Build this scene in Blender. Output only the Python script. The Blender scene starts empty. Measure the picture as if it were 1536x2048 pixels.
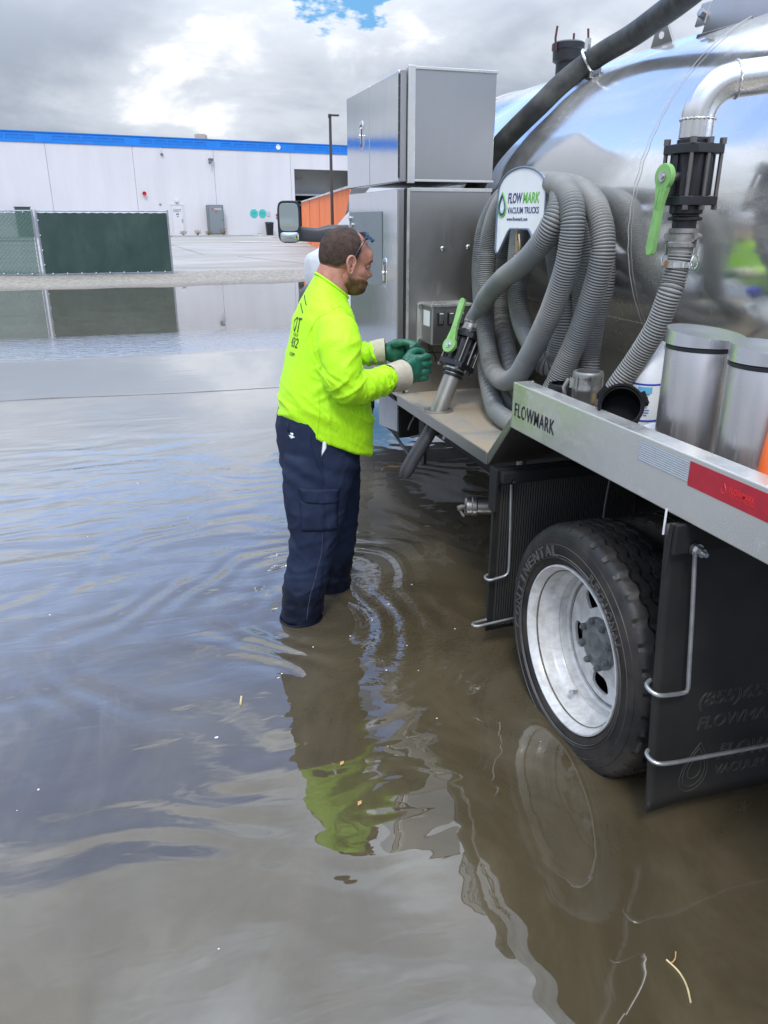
import bpy, bmesh, math, random
from math import sin, cos, pi, radians, sqrt, atan2, exp
from mathutils import Vector, Matrix, noise
from mathutils.bvhtree import BVHTree
random.seed(7)
S = bpy.context.scene
COL = S.collection

# ------------------------------------------------------------------ camera, world, sun
cd = bpy.data.cameras.new('camera'); cam = bpy.data.objects.new('camera', cd); COL.objects.link(cam)
cam.location = (0, 0, 1.6); cam.rotation_euler = (radians(90 - 20.8), 0, radians(-17.5))
cd.sensor_fit = 'HORIZONTAL'; cd.sensor_width = 36; cd.lens = 36; cd.clip_end = 3000; cd.clip_start = .02
S.camera = cam
S.view_settings.view_transform = 'Standard'; S.view_settings.look = 'None'
S.view_settings.exposure = 0.42; S.view_settings.gamma = 1; S.view_settings.use_curve_mapping = False
SUN_EL, SUN_AZ = 52, 205      # azimuth measured from +Y towards +X
w = bpy.data.worlds.new('World'); S.world = w; w.use_nodes = True

class N:
    """tiny node helper"""
    def __init__(s, nt): s.nt = nt; s.n = nt.nodes; s.l = nt.links
    def new(s, t, **k):
        o = s.n.new(t)
        for a, b in k.items(): setattr(o, a, b)
        return o
    def link(s, a, b): s.l.new(a, b)
    def put(s, sock, v):
        if hasattr(v, 'is_output') or hasattr(v, 'links'): s.l.new(v, sock)
        else: sock.default_value = v
    def m(s, op, a, b=None, c=None, clamp=False):
        o = s.new('ShaderNodeMath', operation=op); o.use_clamp = clamp
        s.put(o.inputs[0], a)
        if b is not None: s.put(o.inputs[1], b)
        if c is not None: s.put(o.inputs[2], c)
        return o.outputs[0]
    def vm(s, op, a, b=None):
        o = s.new('ShaderNodeVectorMath', operation=op); s.put(o.inputs[0], a)
        if b is not None: s.put(o.inputs[1], b)
        return o.outputs['Value'] if op in ('LENGTH', 'DOT_PRODUCT', 'DISTANCE') else o.outputs[0]
    def noise(s, vec, scale, det=4, rough=.5, dist=0, dims='3D'):
        o = s.new('ShaderNodeTexNoise', noise_dimensions=dims); s.put(o.inputs['Vector'], vec)
        o.inputs['Scale'].default_value = scale; o.inputs['Detail'].default_value = det
        o.inputs['Roughness'].default_value = rough; o.inputs['Distortion'].default_value = dist
        return o.outputs['Fac']
    def smooth(s, x, a, b, lo=0., hi=1.):
        o = s.new('ShaderNodeMapRange', interpolation_type='SMOOTHSTEP'); s.put(o.inputs[0], x)
        s.put(o.inputs[1], a); s.put(o.inputs[2], b); s.put(o.inputs[3], lo); s.put(o.inputs[4], hi)
        return o.outputs[0]
    def mix(s, f, a, b, mode='MIX'):
        o = s.new('ShaderNodeMix', data_type='RGBA', blend_type=mode); s.put(o.inputs[0], f)
        s.put(o.inputs[6], a if not isinstance(a, tuple) else (*a[:3], 1)); s.put(o.inputs[7], b if not isinstance(b, tuple) else (*b[:3], 1))
        return o.outputs[2]
    def mapping(s, vec, scale=(1, 1, 1), loc=(0, 0, 0), rot=(0, 0, 0)):
        o = s.new('ShaderNodeMapping'); s.put(o.inputs[0], vec)
        o.inputs[1].default_value = loc; o.inputs[2].default_value = rot; o.inputs[3].default_value = scale
        return o.outputs[0]

def build_world():
    n = N(w.node_tree); w.node_tree.nodes.clear()
    out = n.new('ShaderNodeOutputWorld'); bg = n.new('ShaderNodeBackground'); bg.inputs[1].default_value = .14
    sky = n.new('ShaderNodeTexSky', sky_type='NISHITA'); sky.sun_disc = False
    sky.sun_elevation = radians(SUN_EL); sky.sun_rotation = radians(SUN_AZ); sky.air_density = 1.0; sky.dust_density = .6; sky.ozone_density = 1.5
    tc = n.new('ShaderNodeTexCoord'); d = n.vm('NORMALIZE', tc.outputs['Generated'])
    sp = n.new('ShaderNodeSeparateXYZ'); n.link(d, sp.inputs[0])
    z = n.m('MAXIMUM', sp.outputs[2], 0.0)
    inv = n.m('DIVIDE', 1.0, n.m('ADD', z, .42))
    cmb = n.new('ShaderNodeCombineXYZ'); n.link(n.m('MULTIPLY', sp.outputs[0], inv), cmb.inputs[0]); n.link(n.m('MULTIPLY', sp.outputs[1], inv), cmb.inputs[1])
    n.link(n.m('MULTIPLY', z, 1.6), cmb.inputs[2])
    p = cmb.outputs[0]
    cov = n.noise(n.mapping(p, loc=(3.1, 7.7, 0)), 1.9, 9, .60, .35)
    ze = n.m('ADD', z, n.m('MULTIPLY', n.m('MINIMUM', sp.outputs[0], 0.0), .28))
    low = n.smooth(ze, .16, .34, .17, -.025)            # the low sky is closed cloud, it breaks up higher
    high = n.smooth(z, .45, .80, 0.0, .10)
    c = n.m('ADD', n.m('ADD', cov, low), high)
    gap = n.vm('DISTANCE', d, (.249, .931, .278))
    gn = n.m('MULTIPLY', n.m('SUBTRACT', n.noise(n.mapping(p, loc=(5, 1, 0)), 9, 5, .6), .5), .16)
    c = n.m('SUBTRACT', c, n.smooth(n.m('ADD', gap, gn), .03, .105, .34, 0.0))
    mask = n.smooth(c, .445, .545)
    # cloud shading: big grey bases and bright billows
    b1 = n.noise(n.mapping(p, loc=(1.3, 2.2, 0)), 1.35, 8, .52, .25)
    b2 = n.noise(n.mapping(p, loc=(9.3, 4.2, 0)), 4.2, 8, .56, .35)
    sh = n.m('ADD', n.m('MULTIPLY', b1, .68), n.m('MULTIPLY', b2, .32))
    t = n.smooth(sh, .41, .63)
    cl = n.mix(t, (2.15, 2.45, 2.95), (4.2, 4.5, 4.95))
    hi = n.smooth(n.m('MULTIPLY_ADD', b2, .5, n.m('MULTIPLY', b1, .5)), .555, .63)
    cl = n.mix(hi, cl, (5.7, 5.75, 5.9))
    edge = n.smooth(c, .445, .60, 1.0, 0.0)
    cl = n.mix(n.m('MULTIPLY', edge, .5), cl, (5.6, 5.75, 6.1))
    # cloud brightens with height, towards the veiled sun
    cl = n.mix(n.m('MULTIPLY', n.smooth(z, .13, .40), .55), cl, (8.8, 9.6, 11.2))
    cl = n.mix(n.m('MULTIPLY', n.smooth(z, .48, .74), n.smooth(sh, .40, .60, .05, 1.0)), cl, (13.0, 14.8, 17.6))
    skyc = n.mix(1.0, sky.outputs[0], (2.5, 2.45, 2.75), 'MULTIPLY')
    skyc = n.mix(n.smooth(z, .24, .38, 1.0, 0.0), skyc, (1.1, 2.7, 4.7))
    full = n.mix(mask, skyc, cl)
    n.link(full, bg.inputs[0]); n.link(bg.outputs[0], out.inputs[0])
build_world()

sd = bpy.data.lights.new('sun', 'SUN'); sd.energy = 1.4; sd.angle = radians(12); sd.color = (1, .96, .9)
so = bpy.data.objects.new('sun', sd); COL.objects.link(so)
az = radians(SUN_AZ); el = radians(SUN_EL)
sdir = Vector((sin(az) * cos(el), cos(az) * cos(el), sin(el)))
so.rotation_euler = sdir.to_track_quat('Z', 'Y').to_euler()

# ------------------------------------------------------------------ materials
def mat(name, col, rough=.6, metal=0., var=.0, vscale=6., col2=None, bump=0., bscale=60., spec=None, rvar=0., rscale=8., stretch=(1, 1, 1), coat=0., sheen=0.):
    m = bpy.data.materials.new(name); m.use_nodes = True; n = N(m.node_tree); b = n.n['Principled BSDF']
    b.inputs['Roughness'].default_value = rough; b.inputs['Metallic'].default_value = metal
    if spec is not None: b.inputs['Specular IOR Level'].default_value = spec
    b.inputs['Coat Weight'].default_value = coat; b.inputs['Sheen Weight'].default_value = sheen
    tc = n.new('ShaderNodeTexCoord').outputs['Object']; v = n.mapping(tc, scale=stretch)
    c1 = (*col, 1)
    if var or col2:
        f = n.smooth(n.noise(v, vscale, 6, .6, .3), .35, .68)
        c2 = (*(col2 if col2 else [max(0, x * (1 - var)) for x in col]), 1)
        n.link(n.mix(f, c1, c2), b.inputs['Base Color'])
    else: b.inputs['Base Color'].default_value = c1
    if rvar:
        f = n.noise(v, rscale, 5, .6, .5); n.link(n.m('MULTIPLY_ADD', f, rvar * 2, rough - rvar, True), b.inputs['Roughness'])
    if bump:
        bn = n.new('ShaderNodeBump'); bn.inputs['Distance'].default_value = bump; bn.inputs['Strength'].default_value = 1
        n.link(n.noise(v, bscale, 4, .6), bn.inputs['Height']); n.link(bn.outputs[0], b.inputs['Normal'])
    return m

def mat_metal(name, col, rough, scratch=.5, dirt=0., sc=(1, 1, 1), swirl=0., bumpd=.0004, dirtcol=(.22, .17, .11), met=1.):
    """worn aluminium: fine scratches in several directions, roughness patches, optional dirt film"""
    m = bpy.data.materials.new(name); m.use_nodes = True; n = N(m.node_tree); b = n.n['Principled BSDF']
    b.inputs['Metallic'].default_value = met
    tc = n.new('ShaderNodeTexCoord').outputs['Object']; v = n.mapping(tc, scale=sc)
    big = n.noise(v, 2.2, 5, .6, .6)
    s1 = n.noise(n.mapping(v, scale=(1, 9, 1), rot=(.3, .5, .7)), 26, 4, .65, .8)
    s2 = n.noise(n.mapping(v, scale=(8, 1, 2), rot=(.9, .1, .3)), 30, 4, .65, 1.2)
    sp = n.smooth(n.m('MAXIMUM', s1, s2), .58, .72)
    r = n.m('ADD', n.m('MULTIPLY_ADD', big, .22 * scratch, rough - .08 * scratch), n.m('MULTIPLY', sp, .22 * scratch), None, True)
    colr = n.mix(n.m('MULTIPLY', sp, .35 * scratch), (*col, 1), (min(1, col[0] * 1.12), min(1, col[1] * 1.12), min(1, col[2] * 1.12), 1))
    colr = n.mix(n.m('MULTIPLY', n.smooth(big, .35, .7), .22), colr, (col[0] * .78, col[1] * .78, col[2] * .76, 1))
    if dirt:
        f = n.smooth(n.noise(v, 3.3, 8, .68, .8), .46 - .2 * dirt, .78 - .2 * dirt)
        fd = n.m('MULTIPLY', f, dirt)
        colr = n.mix(fd, colr, (*dirtcol, 1)); r = n.m('ADD', r, n.m('MULTIPLY', fd, .5), None, True)
        n.link(n.m('MULTIPLY', met, n.m('SUBTRACT', 1.0, n.m('MULTIPLY', fd, .85))), b.inputs['Metallic'])
    n.link(colr, b.inputs['Base Color']); n.link(r, b.inputs['Roughness'])
    bn = n.new('ShaderNodeBump'); bn.inputs['Distance'].default_value = bumpd; bn.inputs['Strength'].default_value = .7
    h = n.m('ADD', n.m('MULTIPLY', s1, .5), n.m('MULTIPLY', n.noise(v, 3.0, 2, .5), 8 * swirl))
    n.link(h, bn.inputs['Height']); n.link(bn.outputs[0], b.inputs['Normal'])
    return m

M = {}
M['tank'] = mat_metal('tank_aluminium', (.78, .78, .76), .085, .55, .30, (1, .6, 1), 2.0, .00020, (.42, .37, .28), .86)
M['alu_side'] = mat_metal('box_aluminium', (.385, .375, .355), .38, .35, .12, (1, 1, .25), .2, .0002, (.20, .18, .15))
M['alu_door'] = mat_metal('door_aluminium', (.64, .66, .68), .05, .18, .06, (1, 1, .4), .25, .0002)
M['rail'] = mat_metal('rail_aluminium', (.64, .64, .61), .24, 1.5, .42, (1, 1, 1), .3, .0004, (.36, .34, .29), .80)
M['deck'] = mat_metal('deck_aluminium', (.52, .51, .47), .42, .6, .75, (1, 1, 1), .3, .0006, (.34, .25, .14))
M['pipe'] = mat_metal('pipe_aluminium', (.66, .65, .63), .24, .5, .1, (1, 1, 1), .2)
M['can'] = mat_metal('stainless_can', (.52, .51, .515), .22, 1.3, .34, (1.6, 1.6, .22), .4, .0003, (.22, .18, .16))
M['lid'] = mat_metal('stainless_lid', (.60, .61, .65), .26, 1.0, met=.85)
M['cast'] = mat('cast_aluminium', (.36, .35, .33), .5, .7, .3, 30, bump=.0005, bscale=90)
M['zinc'] = mat('zinc_bolt', (.6, .6, .6), .35, 1, .3, 40)
M['wire'] = mat('wire_rod', (.52, .53, .53), .4, .8, .25, 20)
M['chrome'] = mat('chrome', (.8, .8, .8), .08, 1)
M['blackplastic'] = mat('black_plastic', (.012, .013, .017), .42, 0, .4, 12, rvar=.1)
M['rubber'] = mat('black_rubber', (.016, .016, .016), .62, 0, col2=(.035, .033, .03), vscale=5, bump=.0006, bscale=70)
M['tyre'] = mat('tyre_rubber', (.007, .007, .008), .5, 0, col2=(.034, .029, .024), vscale=7, bump=.0006, bscale=90, rvar=.12)
M['tyre_letter'] = mat('tyre_lettering', (.075, .072, .068), .6, 0, .3, 30)
M['flap'] = mat('mudflap_rubber', (.013, .013, .012), .5, 0, col2=(.022, .021, .019), vscale=4, bump=.0004, bscale=30)
M['flapletter'] = mat('flap_lettering', (.045, .043, .036), .6)
M['rim'] = mat('white_rim_paint', (.60, .61, .60), .35, 0, col2=(.44, .43, .41), vscale=22, rvar=.1, coat=.2)
M['hub'] = mat('grey_hub', (.20, .21, .21), .5, .3, .35, 25, bump=.0006, bscale=60)
M['green'] = mat('green_handle_plastic', (.22, .46, .14), .5, 0, .2, 18, bump=.0003, bscale=40)
M['hose'] = mat('grey_hose', (.165, .178, .18), .55, 0, col2=(.24, .24, .225), vscale=5, rvar=.08)
M['hoseuv'] = mat('grey_hose_dusty', (.18, .19, .19), .6, 0, col2=(.27, .26, .235), vscale=3.5)
M['groove'] = mat('hose_groove', (.045, .048, .052), .7)
M['boom'] = mat('black_boom_hose', (.022, .023, .023), .6, 0, col2=(.06, .062, .055), vscale=14, bump=.001, bscale=60)
M['wand'] = mat('wand_tube', (.34, .33, .30), .38, .55, .3, 8, stretch=(1, 1, .3))
M['darktube'] = mat('dark_grey_tube', (.07, .072, .08), .42, 0, .3, 10)
M['white'] = mat('white_paint', (.78, .79, .80), .3, 0, .08, 5, coat=.3)
M['signwhite'] = mat('sign_white', (.74, .76, .77), .35, 0, .06, 9)
M['navyink'] = mat('navy_ink', (.03, .055, .16), .45)
M['greenink'] = mat('green_ink', (.13, .44, .07), .45)
M['blackink'] = mat('black_ink', (.015, .015, .015), .7)
M['greyink'] = mat('grey_ink', (.17, .17, .17), .7)
M['redtape'] = mat('red_reflective_tape', (.40, .014, .03), .4, 0, .12, 30)
M['redink'] = mat('bright_red_ink', (.75, .03, .03), .4)
M['whitetape'] = mat('silver_reflective_tape', (.36, .40, .43), .35, .2, .15, 60)
M['glass'] = mat('dark_glass', (.01, .012, .015), .03, 0)
M['mirror'] = mat('mirror_glass', (.62, .68, .66), .02, 1)
M['dark'] = mat('underbody_black', (.012, .012, .012), .7, 0, .4, 6)
M['blueframe'] = mat('blue_black_steel', (.035, .045, .075), .5, .2, .4, 9)
M['bluetank'] = mat('blue_tank_paint', (.02, .07, .30), .4)
M['greyplastic'] = mat('grey_plastic', (.11, .115, .12), .5, 0, .2, 20)
M['bleach'] = mat('white_jug_plastic', (.74, .78, .82), .4, 0, .1, 12)
M['labelwhite'] = mat('label_paper', (.72, .75, .74), .5)
M['labelblue'] = mat('label_blue', (.02, .05, .42), .45)
M['labelcyan'] = mat('label_cyan', (.12, .42, .62), .45)
M['orange'] = mat('orange_plastic', (.85, .16, .04), .45)
M['yellow'] = mat('yellow_plastic', (.8, .5, .03), .5)
# person
M['skin'] = mat('skin', (.46, .235, .165), .5, 0, col2=(.40, .155, .11), vscale=30, bump=.0006, bscale=220, spec=.35)
M['hair'] = mat('short_brown_hair', (.072, .044, .034), .85, 0, col2=(.098, .062, .048), vscale=160, bump=.0008, bscale=420)
M['beard'] = mat('short_beard', (.12, .062, .03), .8, 0, col2=(.19, .10, .055), vscale=120, bump=.0015, bscale=380)
M['glove'] = mat('green_rubber_glove', (.006, .085, .048), .42, 0, col2=(.018, .125, .075), vscale=22, bump=.002, bscale=38)
M['cuff'] = mat('beige_glove_cuff', (.50, .45, .35), .8, 0, .2, 22, bump=.001, bscale=120)
def mat_wet(name, c1, c2, zlow, rough, bscale, bump):
    m = mat(name, c1, rough, 0, col2=c2, vscale=9, bump=bump, bscale=bscale, spec=.22); n = N(m.node_tree); b = n.n['Principled BSDF']
    pos = n.new('ShaderNodeNewGeometry').outputs['Position']; sp = n.new('ShaderNodeSeparateXYZ'); n.link(pos, sp.inputs[0])
    zz = n.m('ADD', sp.outputs[2], n.m('MULTIPLY', n.m('SUBTRACT', n.noise(pos, 14, 4, .6), .5), .10))
    k = n.smooth(zz, zlow, zlow + .07, 1.0, 0.0); old = b.inputs['Base Color'].links[0].from_socket
    n.link(n.mix(k, old, (*[x * .45 for x in c1], 1)), b.inputs['Base Color']); n.link(n.m('MULTIPLY_ADD', k, -.38, rough), b.inputs['Roughness'])
    return m
M['pants'] = mat_wet('navy_trousers_wet_hem', (.011, .018, .043), (.017, .026, .056), .13, .8, 26, .0015)
M['pants_'] = mat('navy_trousers', (.009, .015, .036), .8, 0, col2=(.014, .021, .046), vscale=9, bump=.0015, bscale=26, spec=.2)
def mat_fade(name, c1, c2, skin, sc):
    m = bpy.data.materials.new(name); m.use_nodes = True; n = N(m.node_tree); b = n.n['Principled BSDF']
    tc = n.new('ShaderNodeTexCoord').outputs['Object']; at = n.new('ShaderNodeAttribute'); at.attribute_name = 'cover'
    f = n.noise(tc, sc, 3, .7); g = n.noise(n.mapping(tc, scale=(1, 1, 1)), 45, 4, .6)
    hair = n.mix(n.smooth(n.m('MULTIPLY_ADD', g, .5, n.m('MULTIPLY', f, .5)), .38, .62), (*c1, 1), (*c2, 1))
    k = n.smooth(n.m('ADD', at.outputs['Fac'], n.m('MULTIPLY', n.m('SUBTRACT', f, .5), 1.1)), .12, .75)
    n.link(n.mix(k, (*skin, 1), hair), b.inputs['Base Color']); b.inputs['Roughness'].default_value = .75; b.inputs['Specular IOR Level'].default_value = .25
    bn = n.new('ShaderNodeBump'); bn.inputs['Distance'].default_value = .0012; n.link(n.noise(tc, 520, 2, .6), bn.inputs['Height']); n.link(bn.outputs[0], b.inputs['Normal'])
    return m
M['hair'] = mat_fade('short_brown_hair', (.030, .018, .014), (.075, .047, .036), (.44, .205, .145), 330)
M['beard'] = mat_fade('short_beard', (.085, .042, .018), (.20, .105, .055), (.42, .20, .13), 300)
M['hairline'] = mat('dark_brow_hair', (.035, .02, .015), .8)
M['boot'] = mat('black_boot', (.02, .02, .02), .5)
M['sunglass'] = mat('blue_mirror_lens', (.02, .07, .17), .12, .6)
M['sunframe'] = mat('dark_glasses_frame', (.02, .022, .03), .3)

M['armplastic'] = mat('arm_black_plastic', (.045, .048, .055), .45)
def mat_hivis():
    m = bpy.data.materials.new('hi_vis_yellow_knit'); m.use_nodes = True; n = N(m.node_tree); b = n.n['Principled BSDF']
    tc = n.new('ShaderNodeTexCoord').outputs['Object']
    f = n.noise(tc, 7, 4, .6, .4)
    n.link(n.mix(f, (.38, .78, .002, 1), (.46, .88, .004, 1)), b.inputs['Base Color'])
    b.inputs['Roughness'].default_value = .62; b.inputs['Sheen Weight'].default_value = .2
    b.inputs['Sheen Tint'].default_value = (.7, 1, .2, 1)
    h = n.m('ADD', n.m('MULTIPLY', n.noise(n.mapping(tc, scale=(1, 1, .45)), 17, 4, .6, 1.2), 1.0), n.m('MULTIPLY', n.noise(tc, 900, 2, .5), .06))
    bn = n.new('ShaderNodeBump'); bn.inputs['Distance'].default_value = .009; bn.inputs['Strength'].default_value = .8
    n.link(h, bn.inputs['Height']); n.link(bn.outputs[0], b.inputs['Normal'])
    return m
M['hivis'] = mat_hivis()

def mat_water():
    m = bpy.data.materials.new('muddy_water'); m.use_nodes = True; n = N(m.node_tree); b = n.n['Principled BSDF']
    pos = n.new('ShaderNodeNewGeometry').outputs['Position']
    sp = n.new('ShaderNodeSeparateXYZ'); n.link(pos, sp.inputs[0]); X, Y = sp.outputs[0], sp.outputs[1]
    # suspended silt, slightly uneven
    f = n.smooth(n.noise(n.mapping(pos, scale=(1, .7, 1)), 1.3, 8, .66, 2.2), .35, .66)
    c = n.mix(f, (.060, .047, .026, 1), (.090, .072, .042, 1))
    # thin scum film drawn out in swirls
    sw = n.noise(n.mapping(pos, rot=(0, 0, .5), scale=(1.4, .5, 1)), 1.5, 3, .5, 3.2)
    line = n.m('SUBTRACT', 1.0, n.smooth(n.m('ABSOLUTE', n.m('SUBTRACT', sw, .5)), .0, .035))
    patch = n.smooth(n.noise(pos, .9, 3, .5, .8), .50, .66)
    film = n.m('MULTIPLY', n.m('MULTIPLY', n.smooth(sw, .52, .60), n.smooth(sw, .60, .66, 1.0, .2)), n.m('MULTIPLY', patch, .30))
    c = n.mix(film, c, (.17, .15, .115, 1))
    # paler away from the truck: bright sky reflection painted into the silt colour
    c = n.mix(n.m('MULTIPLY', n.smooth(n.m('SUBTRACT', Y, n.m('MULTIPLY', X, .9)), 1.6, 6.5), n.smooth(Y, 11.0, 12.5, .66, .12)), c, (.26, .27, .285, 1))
    # shallow, pale strip next to the slab joint
    sh = n.m('MULTIPLY', n.smooth(Y, 5.6, 7.0), n.smooth(Y, 7.75, 7.95, 1.0, 0.0))
    sh = n.m('MULTIPLY', sh, n.smooth(n.noise(pos, .8, 5, .6, .5), .35, .65))
    c = n.mix(n.m('MULTIPLY', sh, .55), c, (.34, .30, .25, 1))
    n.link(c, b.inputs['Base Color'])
    b.inputs['IOR'].default_value = 1.95; b.inputs['Specular Tint'].default_value = (1, 1, 1, 1)
    n.link(n.m('ADD', .012, n.m('MULTIPLY', film, .25)), b.inputs['Roughness'])
    # waves ---------------------------------------------------------------
    warp = n.noise(pos, 1.1, 1, .4)
    def rings(cx, cy, k, amp, dec, start=.12, wv=1.2):
        cc = n.new('ShaderNodeCombineXYZ'); cc.inputs[0].default_value = cx; cc.inputs[1].default_value = cy
        flat = n.new('ShaderNodeCombineXYZ'); n.link(X, flat.inputs[0]); n.link(Y, flat.inputs[1])
        r = n.vm('DISTANCE', flat.outputs[0], cc.outputs[0])
        rr = n.m('ADD', r, n.m('MULTIPLY', warp, wv))
        e = n.m('POWER', 2.718, n.m('MULTIPLY', r, -1.0 / dec))
        e = n.m('MULTIPLY', e, n.smooth(r, .04, .30))
        e = n.m('MULTIPLY', e, n.smooth(Y, 1.5, 2.6, .30, 1.0))
        return n.m('MULTIPLY', n.m('SINE', n.m('MULTIPLY', rr, k)), n.m('MULTIPLY', e, amp))
    h = rings(.55, 2.95, 31, .0044, 1.0, wv=1.5)
    h = n.m('ADD', h, rings(.80, 3.2, 44, .0009, .8, wv=1.0))
    cz = n.m('POWER', 2.718, n.m('MULTIPLY', -1.0, n.m('ADD', n.m('POWER', n.m('DIVIDE', n.m('SUBTRACT', X, .92), .22), 2.0), n.m('POWER', n.m('DIVIDE', n.m('SUBTRACT', Y, 2.85), .55), 2.0))))
    h = n.m('ADD', h, n.m('MULTIPLY', cz, n.m('MULTIPLY', n.noise(n.mapping(pos, scale=(1, 1.6, 1)), 16, 2, .5, .6), .0042)))
    c2 = n.m('POWER', 2.718, n.m('MULTIPLY', -1.0, n.m('ADD', n.m('POWER', n.m('DIVIDE', n.m('SUBTRACT', X, .62), .45), 2.0), n.m('POWER', n.m('DIVIDE', n.m('SUBTRACT', Y, 1.95), .55), 2.0))))
    h = n.m('ADD', h, n.m('MULTIPLY', c2, n.m('MULTIPLY', n.noise(n.mapping(pos, rot=(0, 0, .2), scale=(.55, 1.3, 1)), 6.5, 1, .4, .5), .0062)))
    a1 = n.noise(n.mapping(pos, rot=(0, 0, -.45), scale=(.55, 1.6, 1)), 2.2, 1, .4, .6)
    side = n.m('MULTIPLY', n.smooth(X, .3, 1.0, 1.0, .16), n.smooth(Y, 1.6, 3.4, .14, 1.0))
    side = n.m('MAXIMUM', side, n.smooth(X, .75, 1.1, 0.0, .20))
    mid = n.m('MULTIPLY', side, n.smooth(Y, 5.0, 7.5, 1.0, .05))
    h = n.m('ADD', h, n.m('MULTIPLY', a1, n.m('MULTIPLY', mid, .020)))
    a3 = n.noise(n.mapping(pos, rot=(0, 0, -.5), scale=(.6, 1.7, 1)), 6.5, 2, .5, .9)
    h = n.m('ADD', h, n.m('MULTIPLY', a3, n.m('MULTIPLY', mid, .0034)))
    a2 = n.noise(n.mapping(pos, scale=(.45, 1.6, 1)), 9, 2, .5, .4)
    band = n.m('MULTIPLY', n.smooth(n.m('ADD', Y, n.m('MULTIPLY', n.noise(pos, .35, 2), 1.0)), 10.6, 11.4), n.smooth(Y, 11.9, 12.5, 1.0, 0.0))
    h = n.m('ADD', h, n.m('MULTIPLY', a2, n.m('ADD', n.m('MULTIPLY', band, .030), n.m('MULTIPLY', mid, .0009))))
    bn = n.new('ShaderNodeBump'); bn.inputs['Strength'].default_value = 1.0; bn.inputs['Distance'].default_value = 1.0
    n.link(h, bn.inputs['Height']); n.link(bn.outputs[0], b.inputs['Normal'])
    return m
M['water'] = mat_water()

def mat_ground():
    m = bpy.data.materials.new('concrete_lot'); m.use_nodes = True; n = N(m.node_tree); b = n.n['Principled BSDF']
    pos = n.new('ShaderNodeNewGeometry').outputs['Position']; sp = n.new('ShaderNodeSeparateXYZ'); n.link(pos, sp.inputs[0])
    Y = sp.outputs[1]
    st = n.noise(n.mapping(pos, scale=(.25, 1, 1)), 1.2, 6, .65, .6)
    c = n.mix(n.smooth(st, .35, .65), (.37, .355, .33, 1), (.28, .27, .255, 1))
    blot = n.smooth(n.noise(n.mapping(pos, scale=(.3, 1, 1)), .28, 5, .6), .45, .62)
    c = n.mix(n.m('MULTIPLY', blot, .45), c, (.24, .215, .18, 1))
    # gravelly muddy margin round the puddle
    grain = n.noise(pos, 9, 6, .75)
    mud = n.mix(n.smooth(grain, .35, .68), (.17, .15, .12, 1), (.36, .33, .28, 1))
    md = n.smooth(n.m('ADD', Y, n.m('MULTIPLY', n.noise(pos, .6, 3), 1.5)), 26.2, 27.2, 1.0, 0.0)
    c = n.mix(md, c, mud)
    wet = n.smooth(sp.outputs[2], .0, .03, .6, 0.0)
    c = n.mix(wet, c, (.11, .09, .065, 1))
    n.link(c, b.inputs['Base Color']); b.inputs['Roughness'].default_value = .8
    bn = n.new('ShaderNodeBump'); bn.inputs['Distance'].default_value = .02
    n.link(n.m('MULTIPLY', grain, md), bn.inputs['Height']); n.link(bn.outputs[0], b.inputs['Normal'])
    return m
M['ground'] = mat_ground()
def mat_wall():
    m = bpy.data.materials.new('warehouse_paint'); m.use_nodes = True; n = N(m.node_tree); b = n.n['Principled BSDF']
    pos = n.new('ShaderNodeNewGeometry').outputs['Position']
    a = n.noise(n.mapping(pos, scale=(1, 1, .15)), 1.4, 5, .6); bb = n.noise(pos, .25, 4, .5)
    c = n.mix(n.smooth(a, .3, .75), (.63, .625, .635, 1), (.58, .575, .585, 1))
    c = n.mix(n.m('MULTIPLY', n.smooth(bb, .4, .65), .4), c, (.56, .56, .575, 1))
    n.link(c, b.inputs['Base Color']); b.inputs['Roughness'].default_value = .8
    return m
M['wall'] = mat_wall()
M['wallblue'] = mat('parapet_blue', (.005, .20, .68), .6, 0, .12, 1.5)
M['wallblue2'] = mat('parapet_blue_recess', (.004, .175, .61), .6, 0, .1, 2)
M['jointgrey'] = mat('joint_sealant', (.46, .46, .47), .8)
M['wallgrey'] = mat('recess_grey_paint', (.36, .37, .36), .8, 0, .12, 1)
M['cabgrey'] = mat('cabinet_grey', (.16, .19, .20), .5, 0, .15, 3)
M['doorpaint'] = mat('door_white', (.64, .64, .66), .6, 0, .06, 3)
M['teal'] = mat('teal_sign', (.05, .46, .42), .5)
M['red'] = mat('red_bell', (.6, .02, .03), .4)
M['orangesteel'] = mat('orange_steel', (.80, .225, .075), .55, 0, col2=(.70, .185, .06), vscale=1.2, stretch=(1, 1, .2))
M['pole'] = mat('pole_brown', (.05, .045, .045), .5)
M['galv'] = mat('galvanised', (.36, .40, .45), .45, .6, .25, 10)
def mat_screen(name, c1, c2, alpha):
    m = bpy.data.materials.new(name); m.use_nodes = True; n = N(m.node_tree); b = n.n['Principled BSDF']
    tc = n.new('ShaderNodeTexCoord').outputs['Object']
    f = n.smooth(n.noise(n.mapping(tc, scale=(1, 1, .5)), 1.6, 7, .6, .4), .35, .7)
    g = n.noise(n.mapping(tc, scale=(9, 9, .6)), 2.2, 3, .5)
    n.link(n.mix(n.m('MULTIPLY', g, .5), n.mix(f, (*c1, 1), (*c2, 1)), (*[x * .8 for x in c1], 1)), b.inputs['Base Color'])
    b.inputs['Roughness'].default_value = .75; b.inputs['Alpha'].default_value = alpha
    bn = n.new('ShaderNodeBump'); bn.inputs['Distance'].default_value = .05
    n.link(n.noise(n.mapping(tc, scale=(1, 1, .4)), 2.5, 2, .5), bn.inputs['Height']); n.link(bn.outputs[0], b.inputs['Normal'])
    return m
M['screen'] = mat_screen('green_screen_cloth', (.020, .046, .038), (.036, .072, .060), 1)
M['screen2'] = mat_screen('thin_green_screen_cloth', (.065, .13, .105), (.085, .155, .125), .80)
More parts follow.
